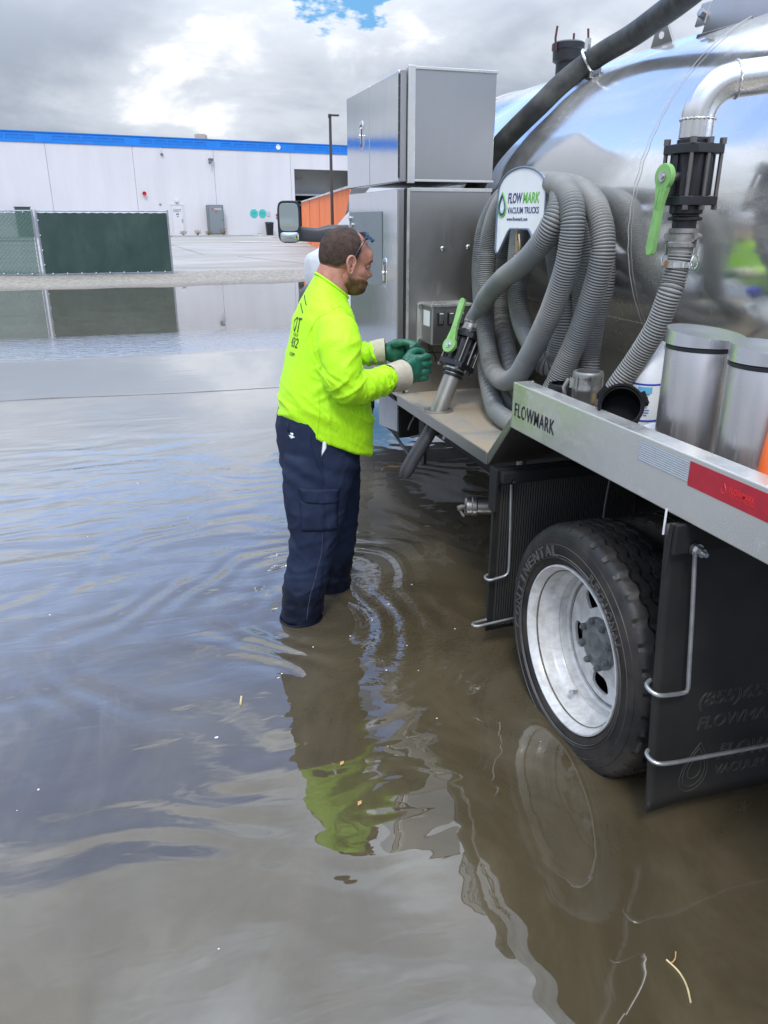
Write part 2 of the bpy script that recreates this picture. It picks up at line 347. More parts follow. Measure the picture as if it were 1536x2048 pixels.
M['mulch'] = mat('orange_mulch', (.34, .15, .06), .9, 0, .4, 12, bump=.02, bscale=20)
M['leaf'] = mat('shrub_leaf', (.10, .14, .04), .7, 0, col2=(.22, .19, .06), vscale=6)
M['straw'] = mat('straw', (.62, .50, .26), .7, 0, .3, 30)
M['leafdry'] = mat('dry_leaf', (.50, .28, .10), .7)
M['foam'] = mat('foam_speck', (.7, .7, .68), .5)
M['paper'] = mat('white_sheet', (.75, .78, .82), .5)
M['stripe'] = mat('worn_white_stripe', (.62, .62, .60), .8, 0, col2=(.42, .41, .38), vscale=2)

# ------------------------------------------------------------------ geometry helpers
def xf(loc=(0, 0, 0), rot=(0, 0, 0), sc=(1, 1, 1)):
    from mathutils import Euler
    return Matrix.Translation(loc) @ Euler(rot).to_matrix().to_4x4() @ Matrix.Diagonal((*sc, 1))
def frame_to(a, b):
    """matrix with origin a and Z towards b"""
    d = (Vector(b) - Vector(a)); q = d.to_track_quat('Z', 'Y'); return Matrix.Translation(a) @ q.to_matrix().to_4x4(), d.length

class MB:
    def __init__(s): s.v = []; s.f = []
    def add(s, vs, fs, mx=None):
        o = len(s.v)
        for v in vs: s.v.append(tuple((mx @ Vector(v)) if mx is not None else v))
        for f in fs: s.f.append(tuple(i + o for i in f))
        return s
    def box(s, lo, hi, mx=None):
        x0, y0, z0 = lo; x1, y1, z1 = hi
        return s.add([(x0, y0, z0), (x1, y0, z0), (x1, y1, z0), (x0, y1, z0), (x0, y0, z1), (x1, y0, z1), (x1, y1, z1), (x0, y1, z1)],
                     [(0, 3, 2, 1), (4, 5, 6, 7), (0, 1, 5, 4), (1, 2, 6, 5), (2, 3, 7, 6), (3, 0, 4, 7)], mx)
    def lathe(s, prof, n=32, mx=None, close=False):
        """prof: list of (r, z) about Z"""
        vs = []; fs = []; k = len(prof)
        for i in range(n):
            a = 2 * pi * i / n
            for r, z in prof: vs.append((r * cos(a), r * sin(a), z))
        for i in range(n):
            j = (i + 1) % n
            for q in range(k - 1 if not close else k):
                q2 = (q + 1) % k
                fs.append((i * k + q, j * k + q, j * k + q2, i * k + q2))
        return s.add(vs, fs, mx)
    def cyl(s, a, b, r0, r1=None, n=20, cap=True):
        mx, L = frame_to(a, b); r1 = r0 if r1 is None else r1
        p = [(r0, 0), (r1, L)]
        if cap: p = [(.00001, 0)] + p + [(.00001, L)]
        return s.lathe(p, n, mx)
    def prism(s, poly, z0, z1, mx=None):
        n = len(poly); vs = [(x, y, z0) for x, y in poly] + [(x, y, z1) for x, y in poly]
        fs = [tuple(range(n - 1, -1, -1)), tuple(range(n, 2 * n))] + [(i, (i + 1) % n, (i + 1) % n + n, i + n) for i in range(n)]
        return s.add(vs, fs, mx)
    def tube(s, pts, r, n=12, cap=True, closed=False):
        """sweep; r is a number, a list or function of index"""
        P = [Vector(p) for p in pts]; k = len(P); vs = []; fs = []
        T = []
        for i in range(k):
            a = P[i - 1] if (i > 0 or closed) else P[0]; b = P[(i + 1) % k] if (i < k - 1 or closed) else P[-1]
            T.append((b - a).normalized())
        up = Vector((0, 0, 1)) if abs(T[0].z) < .9 else Vector((1, 0, 0))
        u = (up - T[0] * up.dot(T[0])).normalized()
        for i in range(k):
            u = (u - T[i] * u.dot(T[i])).normalized(); v = T[i].cross(u)
            rr = r(i) if callable(r) else (r[i] if isinstance(r, (list, tuple)) else r)
            for q in range(n):
                a = 2 * pi * q / n; vs.append(tuple(P[i] + (u * cos(a) + v * sin(a)) * rr))
        rng = k if closed else k - 1
        for i in range(rng):
            for q in range(n):
                a, b2 = i * n + q, i * n + (q + 1) % n; c, d = ((i + 1) % k) * n + (q + 1) % n, ((i + 1) % k) * n + q
                fs.append((a, b2, c, d))
        if cap and not closed: fs.append(tuple(range(n - 1, -1, -1))); fs.append(tuple(range((k - 1) * n, k * n)))
        return s.add(vs, fs)
    def loft(s, rings, n=28, cap=True):
        """rings: (center, U, V) vectors, ellipse center+U cos+V sin, optional exponent"""
        vs = []; fs = []
        for rg in rings:
            c, U, V = Vector(rg[0]), Vector(rg[1]), Vector(rg[2]); e = rg[3] if len(rg) > 3 else 1
            for q in range(n):
                a = 2 * pi * q / n; ca, sa = cos(a), sin(a)
                ca = math.copysign(abs(ca) ** e, ca); sa = math.copysign(abs(sa) ** e, sa)
                vs.append(tuple(c + U * ca + V * sa))
        k = len(rings)
        for i in range(k - 1):
            for q in range(n): fs.append((i * n + q, i * n + (q + 1) % n, (i + 1) * n + (q + 1) % n, (i + 1) * n + q))
        if cap: fs.append(tuple(range(n - 1, -1, -1))); fs.append(tuple(range((k - 1) * n, k * n)))
        return s.add(vs, fs)
    def mesh(s, name):
        me = bpy.data.meshes.new(name); me.from_pydata(s.v, [], s.f); me.update()
        bm = bmesh.new(); bm.from_mesh(me); bmesh.ops.remove_doubles(bm, verts=bm.verts, dist=1e-6)
        bmesh.ops.recalc_face_normals(bm, faces=bm.faces); bm.to_mesh(me); bm.free()
        return me

def link(name, me, m, parent=None, smooth=35, bevel=0, loc=None):
    o = bpy.data.objects.new(name, me); COL.objects.link(o)
    if m is not None and not me.materials: me.materials.append(m)
    if parent is not None: o.parent = parent
    if loc is not None: o.location = loc
    if smooth is not None: me.shade_smooth(); me.set_sharp_from_angle(angle=radians(smooth))
    if bevel:
        b = o.modifiers.new('bevel', 'BEVEL'); b.width = bevel; b.segments = 2; b.limit_method = 'ANGLE'; b.angle_limit = radians(40)
    return o
def P(name, mb, m, parent=None, smooth=35, bevel=0, loc=None):
    return link(name, mb.mesh(name), m, parent, smooth, bevel, loc)
def tag(o, label=None, cat=None, group=None, kind=None):
    if label: o['label'] = label
    if cat: o['category'] = cat
    if group: o['group'] = group
    if kind: o['kind'] = kind
    return o
def empty(name, loc=(0, 0, 0), rz=0):
    o = bpy.data.objects.new(name, None); COL.objects.link(o); o.location = loc; o.rotation_euler = (0, 0, rz); o.empty_display_size = .1
    return o
def crom(pts, step=.02):
    """Catmull-Rom resample at even arc-length"""
    Q = [Vector(p) for p in pts]; out = []
    for i in range(len(Q) - 1):
        p0 = Q[max(i - 1, 0)]; p1 = Q[i]; p2 = Q[i + 1]; p3 = Q[min(i + 2, len(Q) - 1)]
        for k in range(16):
            t = k / 16; out.append(.5 * ((2 * p1) + (p2 - p0) * t + (2 * p0 - 5 * p1 + 4 * p2 - p3) * t * t + (3 * p1 - p0 - 3 * p2 + p3) * t ** 3))
    out.append(Q[-1])
    res = [out[0]]; acc = 0; need = step
    for a, b in zip(out, out[1:]):
        L = (b - a).length; pos = 0
        while acc + (L - pos) >= need and L > 0:
            pos += need - acc; res.append(a.lerp(b, min(1, pos / L))); acc = 0
        acc += L - pos
    return res
def text_mesh(txt, width=None, height=None, extrude=.0006, bold=0., shear=0., outline=0., space=1.):
    cu = bpy.data.curves.new('t', 'FONT'); cu.body = txt; cu.size = 1; cu.align_x = 'LEFT'; cu.space_character = space
    cu.shear = shear; cu.resolution_u = 3
    if outline: cu.fill_mode = 'NONE'; cu.bevel_depth = outline; cu.bevel_resolution = 0
    else: cu.offset = bold; cu.extrude = .001
    ob = bpy.data.objects.new('t', cu); COL.objects.link(ob)
    dg = bpy.context.evaluated_depsgraph_get(); me = bpy.data.meshes.new_from_object(ob.evaluated_get(dg))
    bpy.data.objects.remove(ob); bpy.data.curves.remove(cu)
    xs = [v.co.x for v in me.vertices]; ys = [v.co.y for v in me.vertices]
    x0, x1, y0, y1 = min(xs), max(xs), min(ys), max(ys)
    sx = width / (x1 - x0) if width else None; sy = height / (y1 - y0) if height else None
    sx = sx or sy; sy = sy or sx
    vs = [((v.co.x - x0) * sx, (v.co.y - y0) * sy, v.co.z / .001 * extrude if not outline else v.co.z * min(sx, sy)) for v in me.vertices]
    fs = [tuple(p.vertices) for p in me.polygons]
    bpy.data.meshes.remove(me)
    return vs, fs
def plane_mx(o, xd, yd):
    x = Vector(xd).normalized(); y = Vector(yd).normalized(); z = x.cross(y)
    m = Matrix((x, y, z)).transposed().to_4x4(); m.translation = Vector(o); return m
def text(name, txt, o, xd, yd, m, parent, **k):
    vs, fs = text_mesh(txt, **k); mb = MB().add(vs, fs, plane_mx(o, xd, yd)); return P(name, mb, m, parent, smooth=None)
def hexprism(mb, a, b, r): mx, L = frame_to(a, b); return mb.lathe([(.0001, 0), (r, 0), (r, L), (.0001, L)], 6, mx)
def evaluated(o):
    dg = bpy.context.evaluated_depsgraph_get(); return bpy.data.meshes.new_from_object(o.evaluated_get(dg))
def remesh(mb, voxel, smooth_it=6, name='m'):
    me = bpy.data.meshes.new(name); me.from_pydata(mb.v, [], mb.f); o = bpy.data.objects.new(name, me); COL.objects.link(o)
    bm = bmesh.new(); bm.from_mesh(me); bmesh.ops.recalc_face_normals(bm, faces=bm.faces); bm.to_mesh(me); bm.free()
    r = o.modifiers.new('r', 'REMESH'); r.mode = 'VOXEL'; r.voxel_size = voxel
    if smooth_it: s2 = o.modifiers.new('s', 'SMOOTH'); s2.iterations = smooth_it; s2.factor = .6
    out = evaluated(o); bpy.data.objects.remove(o); out.name = name
    return out

# ================================================================== SETTING
def ground_z(x, y):
    nz = noise.noise(Vector((x * .35, y * .35, 0))) * .018 + noise.noise(Vector((x * 1.3, y * 1.3, 4))) * .006
    edge = 21.6 + .10 * (x - 1) + 0.25 * noise.noise(Vector((x * .6, 0, 9)))
    if y < 7.8: b = -.09
    elif y < edge - 3: b = -.06
    elif y < 26: b = max(-.06, (y - edge) * .024)
    elif y < 56: b = .024 * (26 - edge) + (y - 26) * (.62 - .024 * (26 - edge)) / 30
    else: b = .62
    if y < edge - 3: nz *= .3
    elif y > 26: nz *= .4
    return b + nz
def build_ground():
    ys = [-400, -120, -40, -15, -5, 0, 4, 7, 7.8, 10, 14, 17] + [18 + .25 * i for i in range(41)] + [29, 31, 34, 38, 43, 49, 56, 60, 70, 120, 400, 1200]
    xs = [-1200, -400, -120, -60, -40, -28, -20] + [-16 + .4 * i for i in range(86)] + [20, 24, 30, 45, 70, 120, 400, 1200]
    vs = [(x, y, ground_z(x, y)) for y in ys for x in xs]; n = len(xs)
    fs = [(j * n + i, j * n + i + 1, (j + 1) * n + i + 1, (j + 1) * n + i) for j in range(len(ys) - 1) for i in range(n - 1)]
    o = P('ground', MB().add(vs, fs), M['ground']); tag(o, 'concrete lot rising gently behind the flood puddle', kind='structure')
    # slab joints of the far lot
    mb = MB()
    for (x0, y0, x1, y1) in ((1.2, 27.2, 40, 28.5), (2, 34, 40, 36), (4, 43, 40, 46), (6.4, 27.5, 3.9, 34), (16, 28, 12, 56), (3.0, 34.5, 1.0, 56)):
        d = Vector((x1 - x0, y1 - y0, 0)); L = d.length; d.normalize(); k = Vector((-d.y, d.x, 0)) * .02; q = int(L / 1.0)
        for i in range(q):
            a = Vector((x0, y0, 0)) + d * i; b = a + d * 1.02
            mb.add([(*(a - k)[:2], ground_z(a.x, a.y) + .006), (*(b - k)[:2], ground_z(b.x, b.y) + .006), (*(b + k)[:2], ground_z(b.x, b.y) + .006), (*(a + k)[:2], ground_z(a.x, a.y) + .006)], [(0, 1, 2, 3)])
    tag(P('slab_joint', mb, mat('joint_dark', (.12, .11, .10), .9)), 'dark joints between the far concrete slabs', kind='structure')
    # worn white stripes
    for (x0, y0, x1, y1, wd) in ((6.0, 46.5, 13.5, 43.0, .55), (7.0, 41.5, 14, 39.5, .35)):
        mb = MB(); d = Vector((x1 - x0, y1 - y0, 0)); L = d.length; d.normalize(); k = Vector((-d.y, d.x, 0)) * wd
        for i in range(int(L)):
            a = Vector((x0, y0, 0)) + d * i; b = a + d
            mb.add([(*(a - k)[:2], ground_z(a.x, a.y) + .009), (*(b - k)[:2], ground_z(b.x, b.y) + .009), (*(b + k)[:2], ground_z(b.x, b.y) + .009), (*(a + k)[:2], ground_z(a.x, a.y) + .009)], [(0, 1, 2, 3)])
        tag(P('painted_marking', mb, M['stripe']), 'worn white paint on the far lot', kind='structure')
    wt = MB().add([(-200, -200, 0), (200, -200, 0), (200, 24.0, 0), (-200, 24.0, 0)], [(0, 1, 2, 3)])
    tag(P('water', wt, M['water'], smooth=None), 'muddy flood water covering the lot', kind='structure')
    # crest of a slab edge just breaking the surface
    mb = MB(); pts = [(-9, 6.75), (-6, 7.2), (-3, 7.62), (-1.31, 7.91), (.05, 7.80), (.7, 7.77), (1.33, 7.76), (3, 7.7), (8, 7.5)]
    pp = crom([(x, y, 0) for x, y in pts], .05)
    for i, (a, b) in enumerate(zip(pp, pp[1:])):
        def wz(p): return .010 + .010 * noise.noise(p * 9)
        ha, hb = .0055 + .004 * noise.noise(a * 3), .0055 + .004 * noise.noise(b * 3)
        wa, wb = wz(a), wz(b)
        mb.add([(a.x, a.y - wa, -.002), (b.x, b.y - wb, -.002), (b.x, b.y, hb), (a.x, a.y, ha), (b.x, b.y + wb, -.002), (a.x, a.y + wa, -.002)], [(0, 1, 2, 3), (3, 2, 4, 5)])
    tag(P('slab_edge', mb, mat('wet_concrete_edge', (.09, .08, .075), .6)), 'thin dark slab edge just breaking the water', kind='structure')
build_ground()

WD = Vector((sin(radians(80.5)), cos(radians(80.5)), 0)); WP = Vector((3.3515, 56, 0)); WN = Vector((WD.y, -WD.x, 0))  # WN towards camera
WMX = Matrix((WD, -WN, Vector((0, 0, 1)))).transposed().to_4x4(); WMX.translation = WP      # local x along wall, y into the building
def build_warehouse():
    b = empty('warehouse'); tag(b, 'long pale tilt-up concrete warehouse with a blue parapet band', 'building')
    b.matrix_world = WMX
    joints = [-7.58, -2.48, 2.69, 8.07]
    xs = [-7.58 - 5.15 * i for i in range(12, 0, -1)] + joints + [13.2 + 5.15 * i for i in range(8)]
    for x0, x1 in zip(xs, xs[1:]):
        mb = MB()
        if abs(x0 - 8.07) < .01:
            mb.box((x0 + .009, 0, .3), (8.31, .25, 5.95)); mb.box((8.31, 0, 4.92), (x1 - .009, .25, 5.95))
        else: mb.box((x0 + .009, 0, .3), (x1 - .009, .25, 5.95))
        P('wall_panel', mb, M['wall'], b, smooth=None, bevel=.01)
    P('joint_backing', MB().box((xs[0], .06, .3), (8.07, .2, 6.4)).box((13.2, .06, .3), (xs[-1], .2, 6.4)).box((8.08, .06, 5.0), (13.19, .2, 6.4)), M['jointgrey'], b, smooth=None)
    pa = P('parapet', MB().box((xs[0], -.05, 5.951), (xs[-1], .3, 6.5)), M['wallblue'], b, smooth=None, bevel=.01)
    P('parapet_cap', MB().box((xs[0], -.09, 6.5), (xs[-1], .34, 6.56)), M['wallblue2'], b, smooth=None)
    me = MB().box((-.36, -.075, 0), (.36, -.05, .03)).box((-.36, -.075, -.22), (-.33, -.05, 0)).box((.33, -.075, -.22), (.36, -.05, 0)).box((-.33, -.058, -.2), (.33, -.05, 0)).mesh('parapet_panel')
    me.materials.append(M['wallblue2'])
    x = -14.5
    while x < 14:
        if all(abs(x - j) > .45 for j in joints): link('parapet_panel', me, None, pa, None, loc=(x, 0, 6.34))
        x += .862
    # dock recess
    P('recess_wall', MB().box((8.2, 2.2, 3.4), (13.4, 2.35, 5.2)), M['wallgrey'], b, smooth=None)
    P('recess_wall', MB().box((8.31 - .1, .25, .3), (8.31, 2.2, 5.2)), M['wallgrey'], b, smooth=None)
    P('recess_soffit', MB().box((8.2, .25, 4.95), (13.4, 2.2, 5.1)), M['wallgrey'], b, smooth=None)
    P('dock_header', MB().box((8.31, 1.9, 3.28), (13.4, 2.2, 3.4)), M['wall'], b, smooth=None)
    P('dock_interior', MB().box((8.31, 4.2, .3), (13.4, 4.3, 3.4)), M['dark'], b, smooth=None)
    P('dock_shelf', MB().box((9.3, 3.2, 2.6), (11.0, 3.9, 2.75)).box((8.9, 3.0, 2.9), (10.6, 3.3, 2.98)).box((8.45, 2.6, 2.3), (8.8, 2.9, 3.2)), M['cabgrey'], b, smooth=None)
    pl = P('number_plate', MB().box((9.28, 2.16, 4.28), (9.78, 2.2, 4.6)), M['wallgrey'], b, smooth=None)
    text('lettering', '101', (9.33, 2.15, 4.34), (1, 0, 0), (0, 0, 1), M['greyink'], pl, width=.38, height=.2)
    # door 5007
    d = P('door', MB().box((-.36, -.03, .64), (.36, .02, 2.53)), M['doorpaint'], b, smooth=None, bevel=.01)
    P('door_frame', MB().box((-.44, -.05, .64), (-.37, .03, 2.62)).box((.37, -.05, .64), (.44, .03, 2.62)).box((-.37, -.05, 2.54), (.37, .03, 2.62)), M['wall'], d, smooth=None)
    P('door_handle', MB().box((.24, -.09, 1.5), (.28, -.03, 1.7)), M['zinc'], d)
    text('lettering', '5007', (-.27, -.04, 2.10), (1, 0, 0), (0, 0, 1), M['greyink'], d, width=.52, height=.19)
    P('door_plate', MB().box((-.09, -.04, 1.93), (.09, -.032, 2.02)).box((-.05, -.04, 1.80), (.05, -.032, 1.86)), M['greyink'], d, smooth=None)
    P('wall_lamp', MB().box((-.1, -.15, 2.7), (.1, 0, 2.88)), M['doorpaint'], b, bevel=.02)
    P('wall_lamp', MB().box((-.75, -.12, 5.50), (-.6, 0, 5.60)), M['greyplastic'], b, bevel=.01)
    P('conduit', MB().cyl((-.72, -.03, 5.55), (-.72, -.03, 5.95), .025), M['doorpaint'], b)
    sc = P('security_camera', MB().box((2.33, -.25, 5.26), (2.60, -.02, 5.40)).cyl((2.42, -.22, 5.26), (2.30, -.34, 5.10), .07), M['greyplastic'], b, bevel=.01)
    al = P('alarm_bell', MB().lathe([(.001, 0), (.10, .01), (.13, .06), (.13, .09)], 20, xf((-2.03, -.09, 3.2), (radians(90), 0, 0))), M['red'], b)
    P('alarm_plate', MB().box((-1.12, -.03, 2.52), (-1.0, 0, 2.62)), M['cabgrey'], b)
    P('round_vent', MB().lathe([(.001, .02), (.16, .02), (.17, 0)], 24, xf((7.21, -.055, 6.25), (radians(90), 0, 0))), M['white'], b)
    for x in (5.25, 5.86):
        pts = [(.29 * cos(radians(22.5 + 45 * i)), .29 * sin(radians(22.5 + 45 * i))) for i in range(8)]
        o = P('octagon_sign', MB().prism(pts, 0, .02, xf((x, -.005, 2.04), (radians(90), 0, 0))), M['teal'], b, smooth=None)
        P('sign_print', MB().box((x - .15, -.03, 2.0), (x + .15, -.026, 2.04)).box((x - .12, -.03, 2.08), (x + .12, -.026, 2.11)), mat('teal_print', (.03, .30, .28), .5), o, smooth=None)
    P('notice_panel', MB().box((6.2, -.03, 1.86), (6.42, 0, 2.16)), M['jointgrey'], b, smooth=None)
    P('alarm_box', MB().box((6.85, -.05, 1.86), (6.97, 0, 2.02)).box((6.85, -.05, 1.70), (6.97, 0, 1.80)), mat('maroon', (.22, .05, .06), .6), b, smooth=None)
    P('rooftop_unit', MB().box((1.95, 1.0, 6.5), (2.55, 1.6, 6.95)).box((2.6, 1.1, 6.5), (2.68, 1.3, 6.9)), mat('beige_unit', (.42, .36, .30), .7), b, bevel=.02)
    P('base_line', MB().box((xs[0], -.02, .3), (8.31, 0, .95)), M['wall'], b, smooth=None)
    P('roof', MB().box((xs[0], .3, 6.2), (xs[-1], 40, 6.25)), M['wallgrey'], b, smooth=None)
    # kerb and planting beds (setting)
    kb = P('kerb', MB().box((-.8, -1.6, .2), (4.6, -1.45, .68)).box((-60, -1.2, .2), (-.8, -1.05, .66)).box((4.6, -1.45, .2), (9, -1.3, .64)), M['wallgrey'], smooth=None); kb.matrix_world = WMX
    tag(kb, 'low kerb in front of the warehouse', kind='structure')
    bed = P('planting_bed', MB().box((-.8, -1.45, .2), (4.6, -.5, .66)), mat('bed_soil', (.30, .19, .11), .9, 0, .3, 8), smooth=None); bed.matrix_world = WMX
    tag(bed, 'soil bed below the warehouse wall', kind='structure')
    bed = P('mulch_bed', MB().box((4.9, -5.2, .2), (9.5, -3.6, .56)), M['mulch'], smooth=None); bed.matrix_world = WMX
    tag(bed, 'orange mulch bed in front of the warehouse', kind='structure')
    # electrical cabinet
    c = empty('electrical_cabinet'); c.matrix_world = WMX @ Matrix.Translation((2.45, -.5, .66)); tag(c, 'tall grey electrical cabinet with red stickers against the wall', 'cabinet')
    P('cabinet_body', MB().box((-.53, 0, 0), (.53, .45, 1.9)), M['cabgrey'], c, smooth=None, bevel=.02)
    P('cabinet_base', MB().box((-.57, -.03, -.1), (.57, .47, .05)), M['wallgrey'], c, smooth=None)
    P('door', MB().box((-.46, -.03, .1), (.46, -.003, 1.82)), mat('cabinet_door', (.19, .225, .235), .5), c, smooth=None, bevel=.01)
    P('sticker', MB().box((-.28, -.04, 1.6), (-.2, -.032, 1.68)).box((-.04, -.04, 1.42), (.06, -.032, 1.52)), M['red'], c, smooth=None)
    P('sticker', MB().box((-.1, -.04, 1.62), (.38, -.032, 1.66)), M['labelwhite'], c, smooth=None)
    P('handle', MB().box((.36, -.07, 1.0), (.42, -.032, 1.12)), M['zinc'], c)
    # wheeled bin
    c = empty('waste_bin'); c.matrix_world = WMX @ Matrix.Translation((6.12, -.6, .60)); tag(c, 'black wheeled waste bin standing against the pale warehouse wall', 'bin')
    P('bin_body', MB().loft([((0, 0, 0), (.2, 0, 0), (0, .2, 0), .5), ((0, 0, .8), (.26, 0, 0), (0, .27, 0), .5)], 24), M['blackplastic'], c)
    P('lid', MB().loft([((0, 0, .8), (.29, 0, 0), (0, .29, 0), .5), ((0, 0, .86), (.27, 0, 0), (0, .27, 0), .5), ((0, .05, .9), (.18, 0, 0), (0, .18, 0), .5)], 24), M['blackplastic'], c)
    c = empty('ground_light'); c.matrix_world = WMX @ Matrix.Translation((5.35, -.8, .60)); tag(c, 'small white and blue box lying left of the black bin', 'box')
    P('box_body', MB().box((-.12, 0, 0), (.12, .2, .10)), M['labelwhite'], c, bevel=.01); P('box_top', MB().box((-.12, 0, .10), (.12, .2, .14)), M['labelblue'], c, bevel=.01)
    # green cabinet left behind the fence
    c = empty('transformer_cabinet'); c.matrix_world = WMX @ Matrix.Translation((-9.4, -1.0, .6)); tag(c, 'dark green utility cabinet seen above and through the left fence', 'cabinet')
    P('cabinet_body', MB().box((-.42, 0, 0), (.42, .6, 1.72)), mat('dark_green_box', (.05, .075, .06), .6), c, smooth=None, bevel=.02)
    P('cabinet_top', MB().box((-.46, -.04, 1.72), (.46, .64, 1.76)), mat('dark_green_top', (.08, .10, .085), .6), c, smooth=None)
    # shrubs
    for i, (x, h, lab) in enumerate(((.05, .28, 'small sparse shrub in front of the numbered warehouse door'), (1.0, .33, 'low dry shrub between the door and the grey cabinet'), (1.75, .26, 'small shrub just left of the grey electrical cabinet'), (2.75, .42, 'yellow green shrub at the foot of the grey electrical cabinet'))):
        r = empty('shrub'); r.matrix_world = WMX @ Matrix.Translation((x, -.95, .66)); tag(r, lab, 'shrub', 'shrubs in the warehouse bed')
        mb = MB(); st = MB(); random.seed(i + 3)
        for k in range(14):
            a = random.uniform(0, 2 * pi); tip = Vector((cos(a) * .2, sin(a) * .2, h * random.uniform(.5, 1)))
            st.tube([(0, 0, 0), tip * .6, tip], [.012, .008, .004], 5)
        for k in range(170):
            a = random.uniform(0, 2 * pi); rr = .24 * sqrt(random.random()); z = h * random.uniform(.25, 1.05)
            mx = xf((rr * cos(a), rr * sin(a), z), (random.uniform(-1, 1), random.uniform(-1, 1), random.uniform(0, 6)))
            mb.add([(-.012, 0, 0), (0, -.03, 0), (.012, 0, 0), (0, .03, .006)], [(0, 1, 2, 3)], mx)
        f = P('foliage', mb, M['leaf'], r, smooth=None); P('stem', st, M['mulch'], r)
build_warehouse()

def build_lamp_post():
    r = empty('lamp_post', (6.93, 28, ground_z(6.93, 28))); tag(r, 'tall dark slender lamp post in front of the warehouse dock', 'lamp post')
    P('pole', MB().cyl((0, 0, 0), (0, 0, 4.80), .062, .045), M['pole'], r)
    P('base', MB().cyl((0, 0, 0), (0, 0, .35), .18), M['wallgrey'], r)
    P('lamp_head', MB().box((-.02, -.09, 4.74), (.30, .09, 4.79)).box((-.06, -.05, 4.68), (.02, .05, 4.80)), M['pole'], r, bevel=.01)
build_lamp_post()

def build_orange():
    r = empty('orange_container', (7.0, 25.7, .1)); tag(r, 'long orange steel container standing beyond the truck cab', 'container')
    d = Vector((3.05, 22.3, 0)).normalized(); k = Vector((d.y, -d.x, 0))
    mx = Matrix((d, k, Vector((0, 0, 1)))).transposed().to_4x4()
    L = 22.5; zt = 2.48
    mb = MB(); pts = []; x = 0
    while x < L:
        pts += [(x, 0), (x + .16, 0), (x + .2, .04), (x + .36, .04)]; x += .4
    n = len(pts)
    vs = [(a, b, 0) for a, b in pts] + [(a, b, zt) for a, b in pts]
    mb.add(vs, [(i, i + 1, i + 1 + n, i + n) for i in range(n - 1)], mx)
    P('side_wall', mb, M['orangesteel'], r, smooth=None)
    P('top_rail', MB().box((0, -.04, zt), (L, .06, zt + .07), mx), M['stripe'], r, smooth=None)
    P('end_wall', MB().box((L, -.03, 0), (L + .05, 2.4, zt), mx).box((-.05, -.03, 0), (0, 2.4, zt), mx), M['orangesteel'], r, smooth=None)
    P('roof', MB().box((0, .07, zt - .05), (L, 2.4, zt), mx).box((0, 2.3, 0), (L, 2.4, zt - .06), mx), M['orangesteel'], r, smooth=None)
    for i in range(4): P('post', MB().box((5.6 * i - .01, -.03, 0), (5.6 * i + .09, -.005, zt), mx), M['orangesteel'], r, smooth=None)
build_orange()

